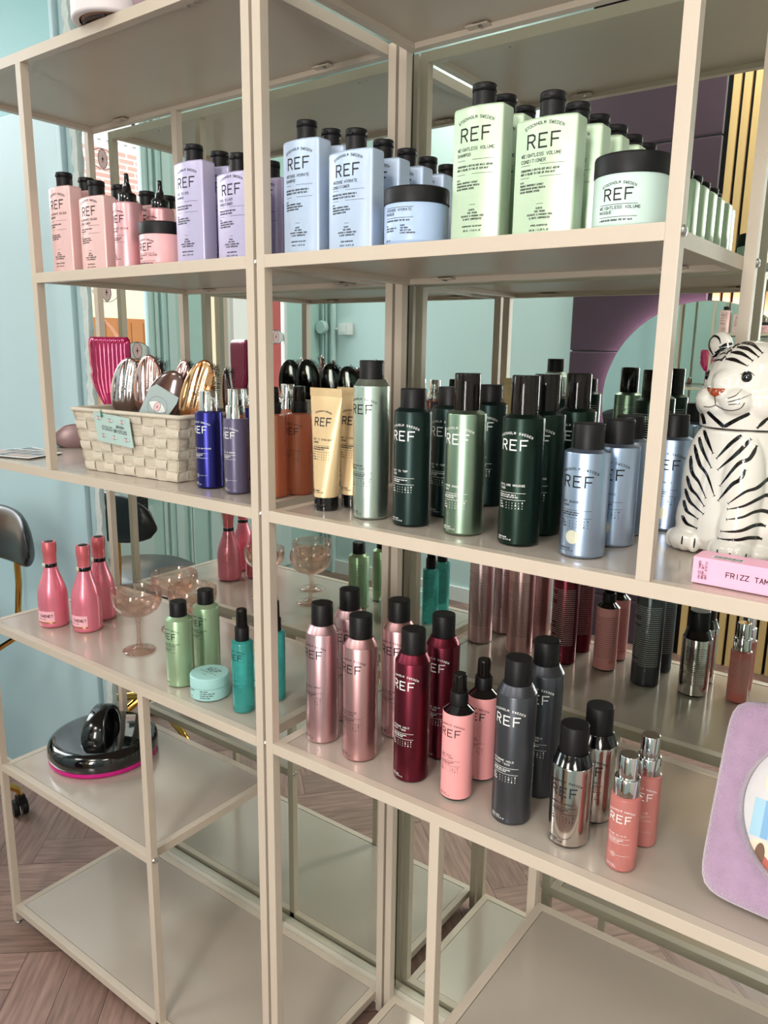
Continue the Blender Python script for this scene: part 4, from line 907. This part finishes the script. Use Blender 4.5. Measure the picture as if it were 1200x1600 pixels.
# ------------------------------------------------------------------ hairbrushes in the basket
def rosemetal(name, rgb, rough=.12): return mat(name, rgb, rough, 1)
ROSE, GOLDM, SILV = rosemetal('rose_chrome', (236, 190, 184)), rosemetal('copper_chrome', (236, 178, 132)), rosemetal('pink_silver_chrome', (224, 210, 210))
BRN, DRK, MAG = mat('brown_gloss_shell', (92, 66, 60), .14, .2, coat=.7), mat('black_gloss_shell', (16, 13, 14), .1, coat=.8), mat('magenta_clear_gloss', (176, 14, 84), .1, .3, coat=.6)
BR = mat('bristle_black', (20, 17, 18), .5)
def egg(name, label, loc, tilt, rz, w_, h_, front, back, ribs, emb=False, group='egg shaped hairbrushes in the basket', parent=None, lean=.0):
    """upright oval brush: glossy shell towards -y, dark shell towards +y, ring of bristles on the rim side"""
    t = thing(name, label, 'hairbrush', loc, 0, group)
    t.rotation_euler = (lean, tilt, rz); th_ = w_*.30
    def shell(sgn, dep, rib):
        m = MB(); nu, nv = 48, 14; vs = []
        for j in range(nv+1):
            q = j/nv
            for i in range(nu):
                a = 2*PI*i/nu; r = math.sin(PI/2*q); x = w_*r*math.cos(a); z = h_*r*math.sin(a)*(1+.04*math.sin(a)); y = dep*math.cos(PI/2*q)
                if rib: y += .0011*math.cos(x/w_*PI*5+math.sin(z/h_*2)*1.2)*.6*(1-q**4)
                vs.append(Vector((x, sgn*y, z)))
        fs = []
        for j in range(nv):
            for i in range(nu):
                k = (i+1) % nu; f = (j*nu+i, j*nu+k, (j+1)*nu+k, (j+1)*nu+i); fs.append(f if sgn > 0 else f[::-1])
        m.add(vs, fs, 0, True); return m
    f = shell(-1, th_, ribs); fo = f.build('front_shell', front, t)
    if emb:
        m = MB(); mpE = lambda x, z: Vector((x, -th_*math.sqrt(max(0, 1-(x/w_)**2-(z/h_)**2))-.0022, z))
        class M2:
            n = Vector((0, -1, 0))
            def __call__(s, x, z): return mpE(x, z)
        ey = M2(); W2 = w_*1.25; e2 = MB()
        n_ = 16; up = [(-W2/2+W2*i/n_, W2*.26*math.sin(PI*i/n_)) for i in range(n_+1)]
        for a, b_ in zip(up, up[1:]): seg_quad(e2, ey, a, b_, .0006, 0, .004); seg_quad(e2, ey, (a[0], -a[1]), (b_[0], -b_[1]), .0006, 0, .004)
        ringmark(e2, ey, 0, 0, W2*.17, .0006, 0, 16); ringmark(e2, ey, 0, 0, W2*.40, .0005, 0, 26)
        seg_quad(e2, ey, (-.002, 0), (.002, 0), .0009, 0); seg_quad(e2, ey, (0, -.002), (0, .002), .0009, 0)
        e2.build('eye_emblem', EYEL, fo)
    shell(1, th_*.8, False).build('back_shell', back, t)
    # bristles stand out of the narrow side
    m = MB(); rnd = random.Random(len(label)); 
    for i in range(46):
        a = -PI*.42+PI*.84*i/45
        for yy in (-.004, .002, .008):
            bx_ = w_*.93*math.cos(a); bz = h_*.93*math.sin(a); L = rnd.uniform(.010, .014)
            d = Vector((math.cos(a)*1.0, .35+rnd.uniform(-.15, .15), math.sin(a)*.35+rnd.uniform(-.1, .1))).normalized()
            m.tube([Vector((bx_, yy, bz)), Vector((bx_, yy, bz))+d*L], [.0006, .0003], 3)
            e = Vector((bx_, yy, bz))+d*L; 
    m.build('bristles', BR, t)
    return t
ez_ = 1.372
egg('hairbrush', 'oval hairbrush with pinkish silver ribbed shell, next to the magenta paddle', (-.507, .128, 1.366), .20, .62, .031, .060, SILV, DRK, True, True)
egg('hairbrush', 'upright oval hairbrush with rose chrome ribbed shell, second from the paddle', (-.436, .128, 1.370), .08, .62, .028, .062, ROSE, BRN, True, True)
gb = egg('hairbrush', 'larger oval brush with brown shell and grey eye card in the basket centre', (-.352, .098, 1.352), .52, .5, .035, .058, BRN, BRN, False, False, lean=-.05)
m = MB(); n = 20; w2 = .029
P_ = [(-w2+.004, -.055), (w2-.008, -.055), (w2, .010), (w2-.002, .022), (-w2+.008, .022), (-w2, .010)]
m.add([Vector((x, -.0135, z)) for x, z in P_], [tuple(range(6))]); m.add([Vector((x, -.0128, z)) for x, z in P_], [tuple(range(6))[::-1]])
mpc = PlaneMap((0, -.0139, -.014), (1, 0, 0), (0, 0, 1)); mpc.n = Vector((0, -1, 0)); eye(m, mpc, .036, .020, 1, 4, .0006); ringmark(m, mpc, 0, 0, .019, .0005, 4, 26)
m.build('eye_card', [mat('grey_mint_card', (160, 176, 176), .4), EYEW, EYEP, EYER, EYEL], gb)
egg('hairbrush', 'oval hairbrush with copper gold ribbed shell beside the blue bottle', (-.282, .118, 1.366), .34, .60, .029, .062, GOLDM, BRN, True, True)
egg('hairbrush', 'slim rose pink oval brush peeking out behind the brown brush', (-.378, .158, 1.374), .25, .5, .017, .050, ROSE, DRK, True)
for i, (x, y, z, tl_, lb) in enumerate(((-.480, .192, 1.366, .05, 'dark oval brush behind the silver and rose brushes'), (-.418, .196, 1.368, .1, 'dark bristly oval brush behind the upright rose brush'),
        (-.338, .200, 1.360, .15, 'dark brown oval brush just behind the copper brush'), (-.286, .196, 1.356, .25, 'large dark brown oval brush nearest the steel posts'))):
    egg('hairbrush', lb, (x, y, z), -tl_, -.55, .030, .054, BRN, DRK, False)
egg('hairbrush', 'mauve brown oval brush lying on the shelf left of the basket', (-.866, .225, ZB+.026), 1.45, .9, .030, .045, mat('mauve_shell', (140, 112, 112), .3, .2), BRN, False, group=None)
# magenta paddle brush
t = thing('paddle_brush', 'magenta ribbed clear paddle hairbrush standing at the left of the basket', 'hairbrush', (-.655, .195, 1.318)); t.rotation_euler = (0, 0, .35)
m = MB(); nu, nv = 40, 26; 
for sg in (-1, 1):
    vs = []
    for j in range(nv+1):
        q = j/nv; z = .150*q
        hw = .052*min(1, (.30+.95*q**.62)) if q < .93 else .052*(1-.12*((q-.93)/.07)**2)
        if q < .5: hw = .052*(.36+.64*math.sin(PI*q))
        for i in range(nu+1):
            s_ = -1+2*i/nu; x = hw*s_; ed = max(0, 1-abs(s_)**8)*max(0, 1-((q-.5)*2)**12)
            vs.append(Vector((x, sg*(.0015+.007*ed+.0012*math.cos(i*PI/2.0)*ed), z)))
    fs = [(j*(nu+1)+i, j*(nu+1)+i+1, (j+1)*(nu+1)+i+1, (j+1)*(nu+1)+i) for j in range(nv) for i in range(nu)]
    m.add(vs, fs if sg < 0 else [f[::-1] for f in fs], 0, True)
m.build('paddle_head', MAG, t)
m = MB(); m.tube([(0, 0, .03), (0, 0, -.02), (0, .002, -.09)], [.014, .011, .012], 14); m.build('handle', MAG, t)
# leaflets
for i, (x, y, rz, lb) in enumerate(((-.835, .075, .25, 'upper photo leaflet lying at the left end of the second shelf'), (-.86, .10, -.1, 'lower photo leaflet lying under the other at the left end of the second shelf'))):
    m = MB(); m.box(-.075, .075, -.05, .05, 0, .0015, 0)
    rnd = random.Random(i+9)
    for a in range(4):
        for b_ in range(3):
            x0 = -.07+a*.035; y0 = -.045+b_*.03; m.add([(x0, y0, .0017), (x0+.031, y0, .0017), (x0+.031, y0+.026, .0017), (x0, y0+.026, .0017)], [(0, 1, 2, 3)], 1+rnd.randrange(3))
    o = m.build('leaflet', [WHITE, mat('photo_brown', (120, 92, 84), .3), mat('photo_grey', (96, 98, 104), .3), mat('photo_peach', (196, 160, 140), .3)], loc=(x, y, ZB+(.0022 if i == 0 else .0003))); o.rotation_euler = (0, 0, rz)
    tag(o, lb, 'leaflet', 'photo leaflets')

# ------------------------------------------------------------------ ceramic tiger jar
TX, TY, TRZ = .635, .205, math.radians(-24.5)
CER = mat('white_glazed_ceramic', (222, 217, 208), .12, coat=.6); TBLK = mat('black_glaze', (14, 12, 13), .12, coat=.6); TNOSE = mat('rust_glaze', (150, 66, 36), .15, coat=.6); TGREY = mat('thin_grey_glaze', (60, 50, 50), .3)
EYEB = mat('eye_glaze', (8, 9, 14), .05, coat=1)
def ell(mb, c, r, rot=None, n=24):
    vs = []; fs = []
    for j in range(n//2+1):
        a = PI*j/(n//2)
        for i in range(n):
            b_ = 2*PI*i/n; v_ = Vector((r[0]*math.sin(a)*math.cos(b_), r[1]*math.sin(a)*math.sin(b_), r[2]*math.cos(a)))
            if rot: v_ = rot @ v_
            vs.append(v_+Vector(c))
    for j in range(n//2):
        for i in range(n): k = (i+1) % n; fs.append((j*n+i, (j+1)*n+i, (j+1)*n+k, j*n+k))
    mb.add(vs, fs, 0, True)
def remesh(mb, vox, it, fac=.6):
    me = bpy.data.meshes.new('tmp'); me.from_pydata([tuple(v) for v in mb.v], [], mb.f); me.update()
    o = bpy.data.objects.new('tmp', me); COL.objects.link(o)
    md = o.modifiers.new('r', 'REMESH'); md.mode = 'VOXEL'; md.voxel_size = vox; md.use_smooth_shade = True
    m2 = o.modifiers.new('s', 'SMOOTH'); m2.iterations = it; m2.factor = fac
    dg = bpy.context.evaluated_depsgraph_get(); dg.update(); res = bpy.data.meshes.new_from_object(o.evaluated_get(dg)); bpy.data.objects.remove(o)
    return [v.co.copy() for v in res.vertices], [tuple(p.vertices) for p in res.polygons]
c_ = .01
hd = MB(); hd.lathe([(0, .140), (.0500, .140), (.0520, .158), (.0535, .175), (.0535, .20), (0, .20)], 40); ell(hd, (0, .002, .2085), (.0535, .052, .0535)); ell(hd, (0, 0, .178), (.050, .048, .018))
ell(hd, (-.017, -.043, .190), (.020, .018, .017)); ell(hd, (.017, -.043, .190), (.020, .018, .017)); ell(hd, (0, -.050, .200), (.013, .013, .010)); ell(hd, (0, -.040, .180), (.022, .016, .012))
ell(hd, (0, -.032, .212), (.022, .024, .020)); ell(hd, (-.034, -.015, .188), (.022, .026, .024)); ell(hd, (.034, -.015, .188), (.022, .026, .024))
for s_ in (-1, 1): ell(hd, (s_*.049, .003, .2545), (.0180, .0085, .0185), Matrix.Rotation(s_*.35, 3, 'Y'))
hv, hf = remesh(hd, .0016, 7)
hv = [Vector((v.x, v.y, max(v.z, .1585))) for v in hv]
bd = MB()
bd.lathe([(0, .004), (.045, .004), (.056, .02), (.058, .045), (.056, .08), (.0525, .12), (.050, .150), (.0495, .156), (0, .156)], 40)
for s_ in (-1, 1):
    ell(bd, (s_*.027, -.030, .085), (.0265, .026, .075)); ell(bd, (s_*.030, -.034, .04), (.0245, .025, .045)); ell(bd, (s_*.046, .014, .035), (.024, .042, .035))
    ell(bd, (s_*.032, -.044, .014), (.0255, .024, .016))
    for k in range(4): ell(bd, (s_*.032+(-.0175+.0117*k), -.058+abs(k-1.5)*.0035, .0125), (.0068, .010, .0125))
    ell(bd, (s_*.050, -.018, .010), (.017, .022, .011))
ell(bd, (.058, .035, .018), (.018, .030, .014)); ell(bd, (0, -.030, .120), (.032, .022, .035))
bv, bf = remesh(bd, .0017, 6)
bv = [Vector((v.x, v.y, min(max(v.z, .0006), .1565))) for v in bv]
PSI = math.radians(36); LAT = Vector((math.cos(PSI), math.sin(PSI), 0)); VD = Vector((math.sin(PSI), -math.cos(PSI), 0))
def paint(mb, bvh, pts, wd, mi, taper=(0, 0), off=.0004, d=None, lat=None):
    """brush stroke laid on the glaze: pts (across, up) in cm as seen from the jar's painted side"""
    d = d or VD; lat = lat or LAT
    P2 = [Vector((a/100, b_/100)) for a, b_ in pts]; dens = []
    n = len(P2)
    for i in range(n-1):      # catmull-rom
        p0, p1, p2, p3 = P2[max(i-1, 0)], P2[i], P2[i+1], P2[min(i+2, n-1)]
        K = max(3, int((p2-p1).length/.0016))
        for k in range(K):
            q = k/K; dens.append(.5*((2*p1)+(p2-p0)*q+(2*p0-5*p1+4*p2-p3)*q*q+(3*p1-p0-3*p2+p3)*q**3))
    dens.append(P2[-1]); N = len(dens); vs = []; ok = []
    for i, p in enumerate(dens):
        tt = (dens[min(i+1, N-1)]-dens[max(i-1, 0)]); tt = tt/max(tt.length, 1e-9); nn = Vector((-tt.y, tt.x)); q = i/(N-1)
        w_ = wd*max(.08, min(1, (taper[0] and (q/taper[0])**.7) or 1)*min(1, (taper[1] and ((1-q)/taper[1])**.7) or 1))
        for j in range(4):
            pp = p+nn*w_*(j/3-.5); o = lat*pp.x+d*.25+Vector((0, 0, pp.y)); h = bvh.ray_cast(o, -d)
            if h[0] is None: vs.append(None)
            else: vs.append(h[0]+(h[1] if h[1].dot(d) > 0 else -h[1])*off)
    for i in range(N-1):
        for j in range(3):
            q = [vs[4*i+j], vs[4*i+j+1], vs[4*i+4+j+1], vs[4*i+4+j]]
            if None in q or max((q[a]-q[(a+1) % 4]).length for a in range(4)) > .007: continue
            nrm = (q[1]-q[0]).cross(q[3]-q[0])
            mb.add(q if nrm.dot(d) > 0 else q[::-1], [(0, 1, 2, 3)], mi)
HP = {'s1': [(-3.84, 25.28), (-3.14, 25.63), (-1.99, 25.83)], 's2': [(-4.28, 24.64), (-3.45, 25.09), (-2.43, 25.25)], 's3': [(-4.53, 24.1), (-3.85, 24.5), (-2.96, 24.66)], 's4': [(-4.76, 23.41), (-4.15, 23.77), (-3.33, 23.83)],
'c1': [(-2.2, 25.2), (-1.92, 25.54), (-1.53, 25.71)], 'c2': [(-2.85, 24.47), (-2.61, 24.81), (-2.27, 25.01)], 'c3': [(-3.32, 23.69), (-3.12, 24.03), (-2.86, 24.28)],
'r1': [(-1.32, 25.84), (-0.29, 25.75), (0.42, 25.24), (1.05, 24.66)], 'r2': [(-1.76, 25.35), (-0.68, 25.18), (-0.01, 24.76), (0.71, 24.2)], 'r3': [(-2.37, 24.72), (-1.33, 24.64), (-0.58, 24.27), (0.13, 23.76)], 'r4': [(-2.84, 23.94), (-1.88, 23.86), (-1.13, 23.54), (-0.34, 23.17)],
'ch': [(-4.23, 17.68), (-3.31, 16.92), (-2.2, 16.05)], 'ch2': [(-2.2, 16.05), (-1.02, 16.94), (0.39, 17.82)], 'rr': [(1.34, 16.1), (1.8, 16.69), (2.35, 17.31), (3.1, 17.8)], 'll': [(-4.95, 17.34), (-4.66, 16.75), (-4.45, 16.11)]}
BP = {'a1': [(-4.43, 15.3), (-3.99, 14.31), (-3.11, 12.72)], 'a2': [(-4.93, 14.39), (-4.4, 12.98), (-3.11, 10.98)], 'a3': [(-5.38, 13.42), (-4.57, 11.23), (-3.52, 10.01), (-2.44, 7.69)], 'a4': [(-5.66, 12.03), (-5.35, 10.15), (-4.36, 8.91), (-3.37, 7.24)],
'a5': [(-5.87, 9.52), (-5.3, 8.09), (-4.41, 7.28), (-3.46, 6.22)], 'a6': [(-5.94, 7.88), (-5.29, 6.45), (-4.49, 5.86), (-3.45, 5.26)], 'a7': [(-5.97, 6.39), (-5.45, 5.17), (-4.02, 4.49)], 'a8': [(-5.99, 4.51), (-5.31, 3.6), (-4.04, 3.26)],
'b1': [(-0.23, 15.2), (-1.4, 13.97), (-2.67, 12.17)], 'b2': [(0.84, 14.86), (-0.53, 13.04), (-2.41, 10.85)], 'b3': [(1.52, 14.12), (0.92, 12.65), (-0.29, 11.85), (-1.96, 8.98)], 'b4': [(0.6, 11.35), (0.14, 10.17), (-0.69, 9.38), (-1.99, 7.19)],
'b5': [(4.6, 10.9), (3.11, 10.14), (2.03, 9.26), (0.8, 8.72), (-0.86, 7.11)], 'b6': [(4.8, 7.6), (3.31, 8.24), (2.29, 7.92), (0.84, 7.06), (-0.86, 6.43)], 'b7': [(4.9, 5.4), (3.52, 6.25), (2.2, 6.4), (0.84, 5.75), (-0.84, 5.25)], 'b8': [(3.47, 4.59), (2.24, 4.77), (0.75, 4.13), (-1.32, 3.71)], 'b9': [(3.25, 3.03), (1.87, 3.31), (0.6, 3.01), (-1.56, 2.75)]}
TO = [[(-5.66, 2.04), (-5.68, 1.05)], [(-4.2, 1.99), (-4.23, 0.82)], [(-1.43, 1.65), (-1.42, 0.57)], [(-0.05, 1.52), (-0.05, 0.47)], [(1.69, 1.52), (1.58, 0.42)]]
t = thing('ceramic_tiger', 'white ceramic tiger cookie jar with black stripes and rust nose behind the pink box', 'ceramic figure', (TX, TY, ZB), TRZ)
mb = MB(); mb.add(hv, hf, 0, True); bvh = BVHTree.FromPolygons(hv, hf)
for k, L in HP.items():
    paint(mb, bvh, L, .0018 if k[0] == 'c' and k[1] in '123' else (.0042 if k[0] in 'sr' and len(k) == 2 else .0045), 1, taper=(.35, .55) if k[0] in 's' else ((.25, .6) if k[0] == 'r' else (.1, .1)))
for s_, L in ((1, [(-4.9, 20.6), (-4.3, 20.5), (-3.6, 20.0)]),): pass
for L in ([(-2.09, 19.46), (-1.3, 19.84), (-0.74, 20.5)], [(-2.04, 19.05), (-0.81, 19.47), (0.3, 20.0)], [(-1.93, 18.78), (-1.3, 18.86), (-0.76, 18.95)]): paint(mb, bvh, L, .0011, 3, (.1, .6))
for L in ([(-3.56, 19.6), (-3.40, 18.56)], [(-4.7, 18.3), (-3.95, 18.3), (-3.38, 18.55)], [(-3.38, 18.55), (-2.42, 18.16), (-1.5, 18.11), (-0.62, 18.44), (-0.28, 19.05)]): paint(mb, bvh, L, .0011, 3)
for i in range(9): z = 20.45-.1*i; hw = .95*(1-(i/8.6)**1.7)+.05; paint(mb, bvh, [(-3.55-hw, z), (-3.55, z), (-3.55+hw, z)], .0015, 2, off=.0005)
for L in ([(-4.5, 24.4), (-5.0, 25.2), (-5.15, 26.0), (-4.9, 26.55), (-4.45, 26.7), (-4.0, 26.4), (-3.75, 25.8)], [(1.0, 26.0), (1.2, 26.5), (1.7, 26.9), (2.4, 26.7), (2.8, 26.0)]): paint(mb, bvh, L, .0026, 1, (.2, .2))
paint(mb, bvh, [(-0.99, 22.2), (-0.49, 22.55), (-0.04, 22.5), (0.44, 22.15)], .0012, 1, (.3, .3)); paint(mb, bvh, [(-5.15, 22.3), (-4.9, 22.6), (-4.5, 22.5)], .0010, 1)
mb.build('head_lid', [CER, TBLK, TNOSE, TGREY], t)
for a, z in ((-.34, 21.92), (-4.75, 21.95)):
    o = LAT*(a/100)+VD*.25+Vector((0, 0, z/100)); h = bvh.ray_cast(o, -VD)
    if h[0]:
        e = MB(); c = h[0]-h[1]*.0034; ell(e, (0, 0, 0), (.0066, .0066, .0070), n=20); e.v = [tuple(Vector(v_)+c) for v_ in e.v]; e.build('eye', EYEB, t)
mb = MB(); mb.add(bv, bf, 0, True); bvh = BVHTree.FromPolygons(bv, bf)
for L in BP.values(): paint(mb, bvh, L, .0044, 1, (.12, .6))
for L in TO: paint(mb, bvh, L, .0018, 1, (.3, .2))
mb.build('body', [CER, TBLK], t)
# ------------------------------------------------------------------ pink box in front
t = thing('pink_box', 'pink carton lying in front of the ceramic tiger, printed FRIZZ TAMER', 'box', (.632, .026, ZB), math.radians(-2)); t.location = (.634, .030, ZB)
m = MB(); m.box(0, .165, 0, .034, .0004, .0295, 0, bev=.0006); mp = PlaneMap((0, -.0003, 0), (1, 0, 0), (0, 0, 1)); text(m, mp, 'FRIZZ TAMER', .035, .0125, .0052, 1, .0009, 'l', sp=1.38, wx=1.0)
mv = PlaneMap((.0085, -.0003, .006), (0, 0, 1), (-1, 0, 0))
for i, l in enumerate(('FRIZZ TAMER', 'BRUSH SET', 'ANTI STATIC')): text(m, mv, l, 0, -.0034*i, .0021, 1, .0004, 'l', sp=1.3)
mt = PlaneMap((0, 0, .0298), (1, 0, 0), (0, 1, 0)); m.add([mt(.016, .006), mt(.048, .006), mt(.048, .018), mt(.016, .018)], [(0, 1, 2, 3)], 2); rnd = random.Random(8); x = .018
mt2 = PlaneMap((0, 0, .0300), (1, 0, 0), (0, 1, 0))
while x < .046:
    w_ = rnd.choice((.0004, .0008, .0012)); m.add([mt2(x, .0075), mt2(x+w_, .0075), mt2(x+w_, .0165), mt2(x, .0165)], [(0, 1, 2, 3)], 1); x += w_+rnd.choice((.0005, .0009))
m.build('carton', [mat('candy_pink_card', (246, 178, 204), .4), mat('plum_print_dark', (48, 20, 38), .5), WHITEL], t)
# ------------------------------------------------------------------ plush frame with leaflet
PL = mat('lilac_plush', (170, 140, 168), .95, noise=((60, 60, 60), .16), bump=((500, 500, 500), 1.0), sheen=1)
t = thing('plush_frame', 'lilac plush stand frame with oval opening leaning at the right end of the third shelf', 'frame', (.785, .070, ZC+.001), math.radians(-3)); t.rotation_euler = (math.radians(-17), 0, math.radians(-3))
FW, FH, FT = .115, .236, .030; m = MB(); n = 96; fr, ba, inn, inb = [], [], [], []
def rr(a, hw, hh, r, cz):   # rounded rectangle by angle
    ca, sa = math.cos(a), math.sin(a); k = 9
    q = (abs(ca/hw)**k+abs(sa/hh)**k)**(-1/k); return ca*q, cz+sa*q
rings = []
for (hw, hh, y, kind) in ((FW-.006, FH/2-.006, .0, 0), (FW, FH/2, -.006, 0), (FW, FH/2, -FT+.008, 0), (FW-.004, FH/2-.004, -FT+.002, 0), (FW-.012, FH/2-.012, -FT, 0), (.093, .098, -FT, 1), (.088, .093, -FT+.004, 1), (.0855, .0905, -FT+.012, 1), (.0855, .0905, .0, 1), (FW-.006, FH/2-.006, .0, 0)):
    R_ = []
    for i in range(n):
        a = 2*PI*i/n
        if kind == 0: x, z = rr(a, hw, hh, 0, FH/2)
        else: x, z = hw*math.cos(a), FH/2+.004+hh*math.sin(a)
        R_.append(Vector((x, y, z)))
    rings.append(R_)
m.loft(rings, 0, cap=False); m.f = [f[::-1] for f in m.f]; m.build('plush_border', PL, t)
m = MB(); m.box(-.098, .098, -.004, .002, .014, FH-.012, 0)
mp = PlaneMap((-.014, -.0044, 0), (1, 0, 0), (0, 0, 1)); mp2 = PlaneMap((-.014, -.0048, 0), (1, 0, 0), (0, 0, 1)); mp3 = PlaneMap((-.014, -.0052, 0), (1, 0, 0), (0, 0, 1))
def rect(mp, x0, x1, z0, z1, mi): m.add([mp(x0, z0), mp(x1, z0), mp(x1, z1), mp(x0, z1)], [(0, 1, 2, 3)], mi)
rect(mp, -.078, -.074, .02, .215, 5); rect(mp, -.046, .09, .170, .222, 1); rect(mp, -.060, .09, .080, .124, 2); rect(mp2, -.048, -.040, .080, .124, 6)
text(m, mp2, 'BEAUTY', -.036, .106, .004, 0, .0008, 'l'); text(m, mp2, 'BRUSHES', -.036, .095, .004, 0, .0008, 'l')
def blob(mp, x, z, a, b_, mi, n=20): m.add([mp(x+a*math.cos(2*PI*i/n), z+b_*math.sin(2*PI*i/n)) for i in range(n)], [tuple(range(n))], mi)
blob(mp, -.036, .147, .017, .020, 5); blob(mp2, -.032, .150, .009, .015, 4); blob(mp2, -.036, .135, .012, .008, 6)
blob(mp, -.046, .058, .018, .020, 5); blob(mp2, -.046, .050, .014, .013, 3); blob(mp3, -.045, .061, .0055, .014, 4); blob(mp, -.004, .040, .013, .016, 4); blob(mp2, -.004, .034, .010, .010, 3)
class M4:
    n = Vector((0, -1, 0))
    def __call__(s, x, z): return mp2(x-.016, z+.058)
eyeb = MB(); eye(eyeb, M4(), .014, .009, 0, 1, .0005); o_l = m.build('leaflet_page', [mat('page_paper', (206, 204, 204), .5), mat('page_magenta', (176, 36, 96), .4), mat('page_blue', (158, 198, 216), .4), mat('page_rust', (176, 88, 76), .5), mat('page_hair', (110, 78, 58), .5), mat('page_cream', (232, 210, 188), .5), mat('page_blue_dark', (120, 168, 206), .4)], t)
eyeb.build('eye_emblem', [EYEW, EYEL, EYEP, EYER], o_l)
m = MB(); m.box(-.02, .02, .002, .006, .02, .16, bev=.001); m.build('back_stay', BLK, t)
# ------------------------------------------------------------------ on top of the left unit
t = thing('round_box', 'white round box with brown underside jutting over the top of the left unit', 'box', (-.350, .030, ZT+.0005))
m = MB(); m.lathe([(.052, .001), (.060, 0), (.0635, .002), (.064, .004, 'h'), (.064, .040, 'h'), (.062, .042), (0, .042)], 64); m.build('box_wall', mat('soft_white_box', (222, 214, 216), .5), t)
m = MB(); m.lathe([(0, .0025), (.048, .0025), (.050, .0035), (.050, .005), (0, .005)][::-1], 48); m.f = [f for f in m.f]; m.build('box_base', mat('taupe_base', (146, 112, 92), .6), t)
m = MB(); m.tube([(-.036+.06*i/12, -.030-.008*math.sin(PI*i/12), .0015+.001*math.sin(PI*i/12)) for i in range(13)], .003, 8); m.build('strap', mat('dark_strap', (64, 58, 62), .6), t)
t = tag(MB().box(-.045, .045, -.03, .05, 0, .05, bev=.006).build('mauve_case', mat('mauve_case', (150, 124, 132), .5), loc=(-.222, .036, ZT+.0005)), 'mauve brown case on top of the left unit beside the white round box', 'case')

# ------------------------------------------------------------------ salon chair at the left
GOLD = mat('polished_gold', (206, 158, 80), .12, 1); VIN = mat('black_vinyl', (30, 29, 33), .35, coat=.15)
t = thing('salon_stool', 'black upholstered salon stool with gold frame on castors left of the left unit', 'chair', (-1.30, -.02, 0), math.radians(0))
KX, KY = -1.30, .0
m = MB(); rings = []
# back rest: thick curved pad, its face turned to the room
for i in range(21):
    s_ = -1+2*i/20; x = .20*s_+.165; hh = .090*(max(0, 1-abs(s_)**2.6))**.5+.012; th_ = .022*(max(0, 1-abs(s_)**4))**.5+.004; y = .05*(1-s_*s_)+.185
    rings.append([Vector((x, y+th_*math.cos(a)*1., .16+hh*math.sin(a)*(1.0 if math.sin(a) > 0 else .55))) for a in [2*PI*k/20 for k in range(20)]])
m.loft(rings, 0); m.build('backrest', VIN, t, (0, 0, .75))
m = MB(); m.lathe([(0, .60), (.19, .60), (.215, .615), (.22, .64), (.212, .665), (.18, .682), (0, .688)], 48); m.build('seat', VIN, t)
for i, (x, y) in enumerate(((.10, .19), (.225, .19))):
    m = MB(); m.tube([(x, y+.035, .89), (x, y+.035, .80), (x*.9, y+.03, .64), (x*.6, y-.02, .585), (0, 0, .575)], .0085, 12); m.build('back_support', GOLD, t)
m = MB(); m.tube([(0, 0, .60), (0, 0, .17)], .022, 20); m.build('column', GOLD, t)
for k in range(5):
    a = 2*PI*k/5+1.30; c_, s_ = math.cos(a), math.sin(a)
    m = MB(); m.tube([(0, 0, .20), (c_*.10, s_*.10, .185), (c_*.22, s_*.22, .125), (c_*.255, s_*.255, .098), (c_*.26, s_*.26, .075)], [.016, .015, .012, .010, .008], 12); L_ = m.build('leg', GOLD, t)
    m = MB(); bx_, by_ = c_*.26-s_*.016, s_*.26+c_*.016
    for q in (-.013, .013):
        w_ = MB(); w_.lathe([(0, -.008), (.024, -.008), (.027, -.004), (.027, .004), (.024, .008), (0, .008)], 28)
        m.add([Vector((bx_+zz*c_*0+(c_*0)-s_*xx*0+ (c_*(zz+q)) , by_+s_*(zz+q), .0275+yy))+Vector((-s_*xx, c_*xx, 0)) for xx, yy, zz in map(tuple, w_.v)], w_.f, 0, True)
    m.box(c_*.26-.012, c_*.26+.012, s_*.26-.012, s_*.26+.012, .045, .078, bev=.005); m.build('castor', BLK, L_)
m = MB(); m.tube([(.19*math.cos(2*PI*i/40), .19*math.sin(2*PI*i/40), .28) for i in range(40)], .010, 12, closed=True); m.build('foot_ring', GOLD, t)
for k in range(3):
    a = 2*PI*k/3+.5; m = MB(); m.tube([(0, 0, .33), (.19*math.cos(a), .19*math.sin(a), .28)], .006, 8); m.build('ring_spoke', GOLD, t)
t.location = (-1.41, .0, 0)
for o in list(bpy.data.objects):
    if 'used' in o: del o['used']
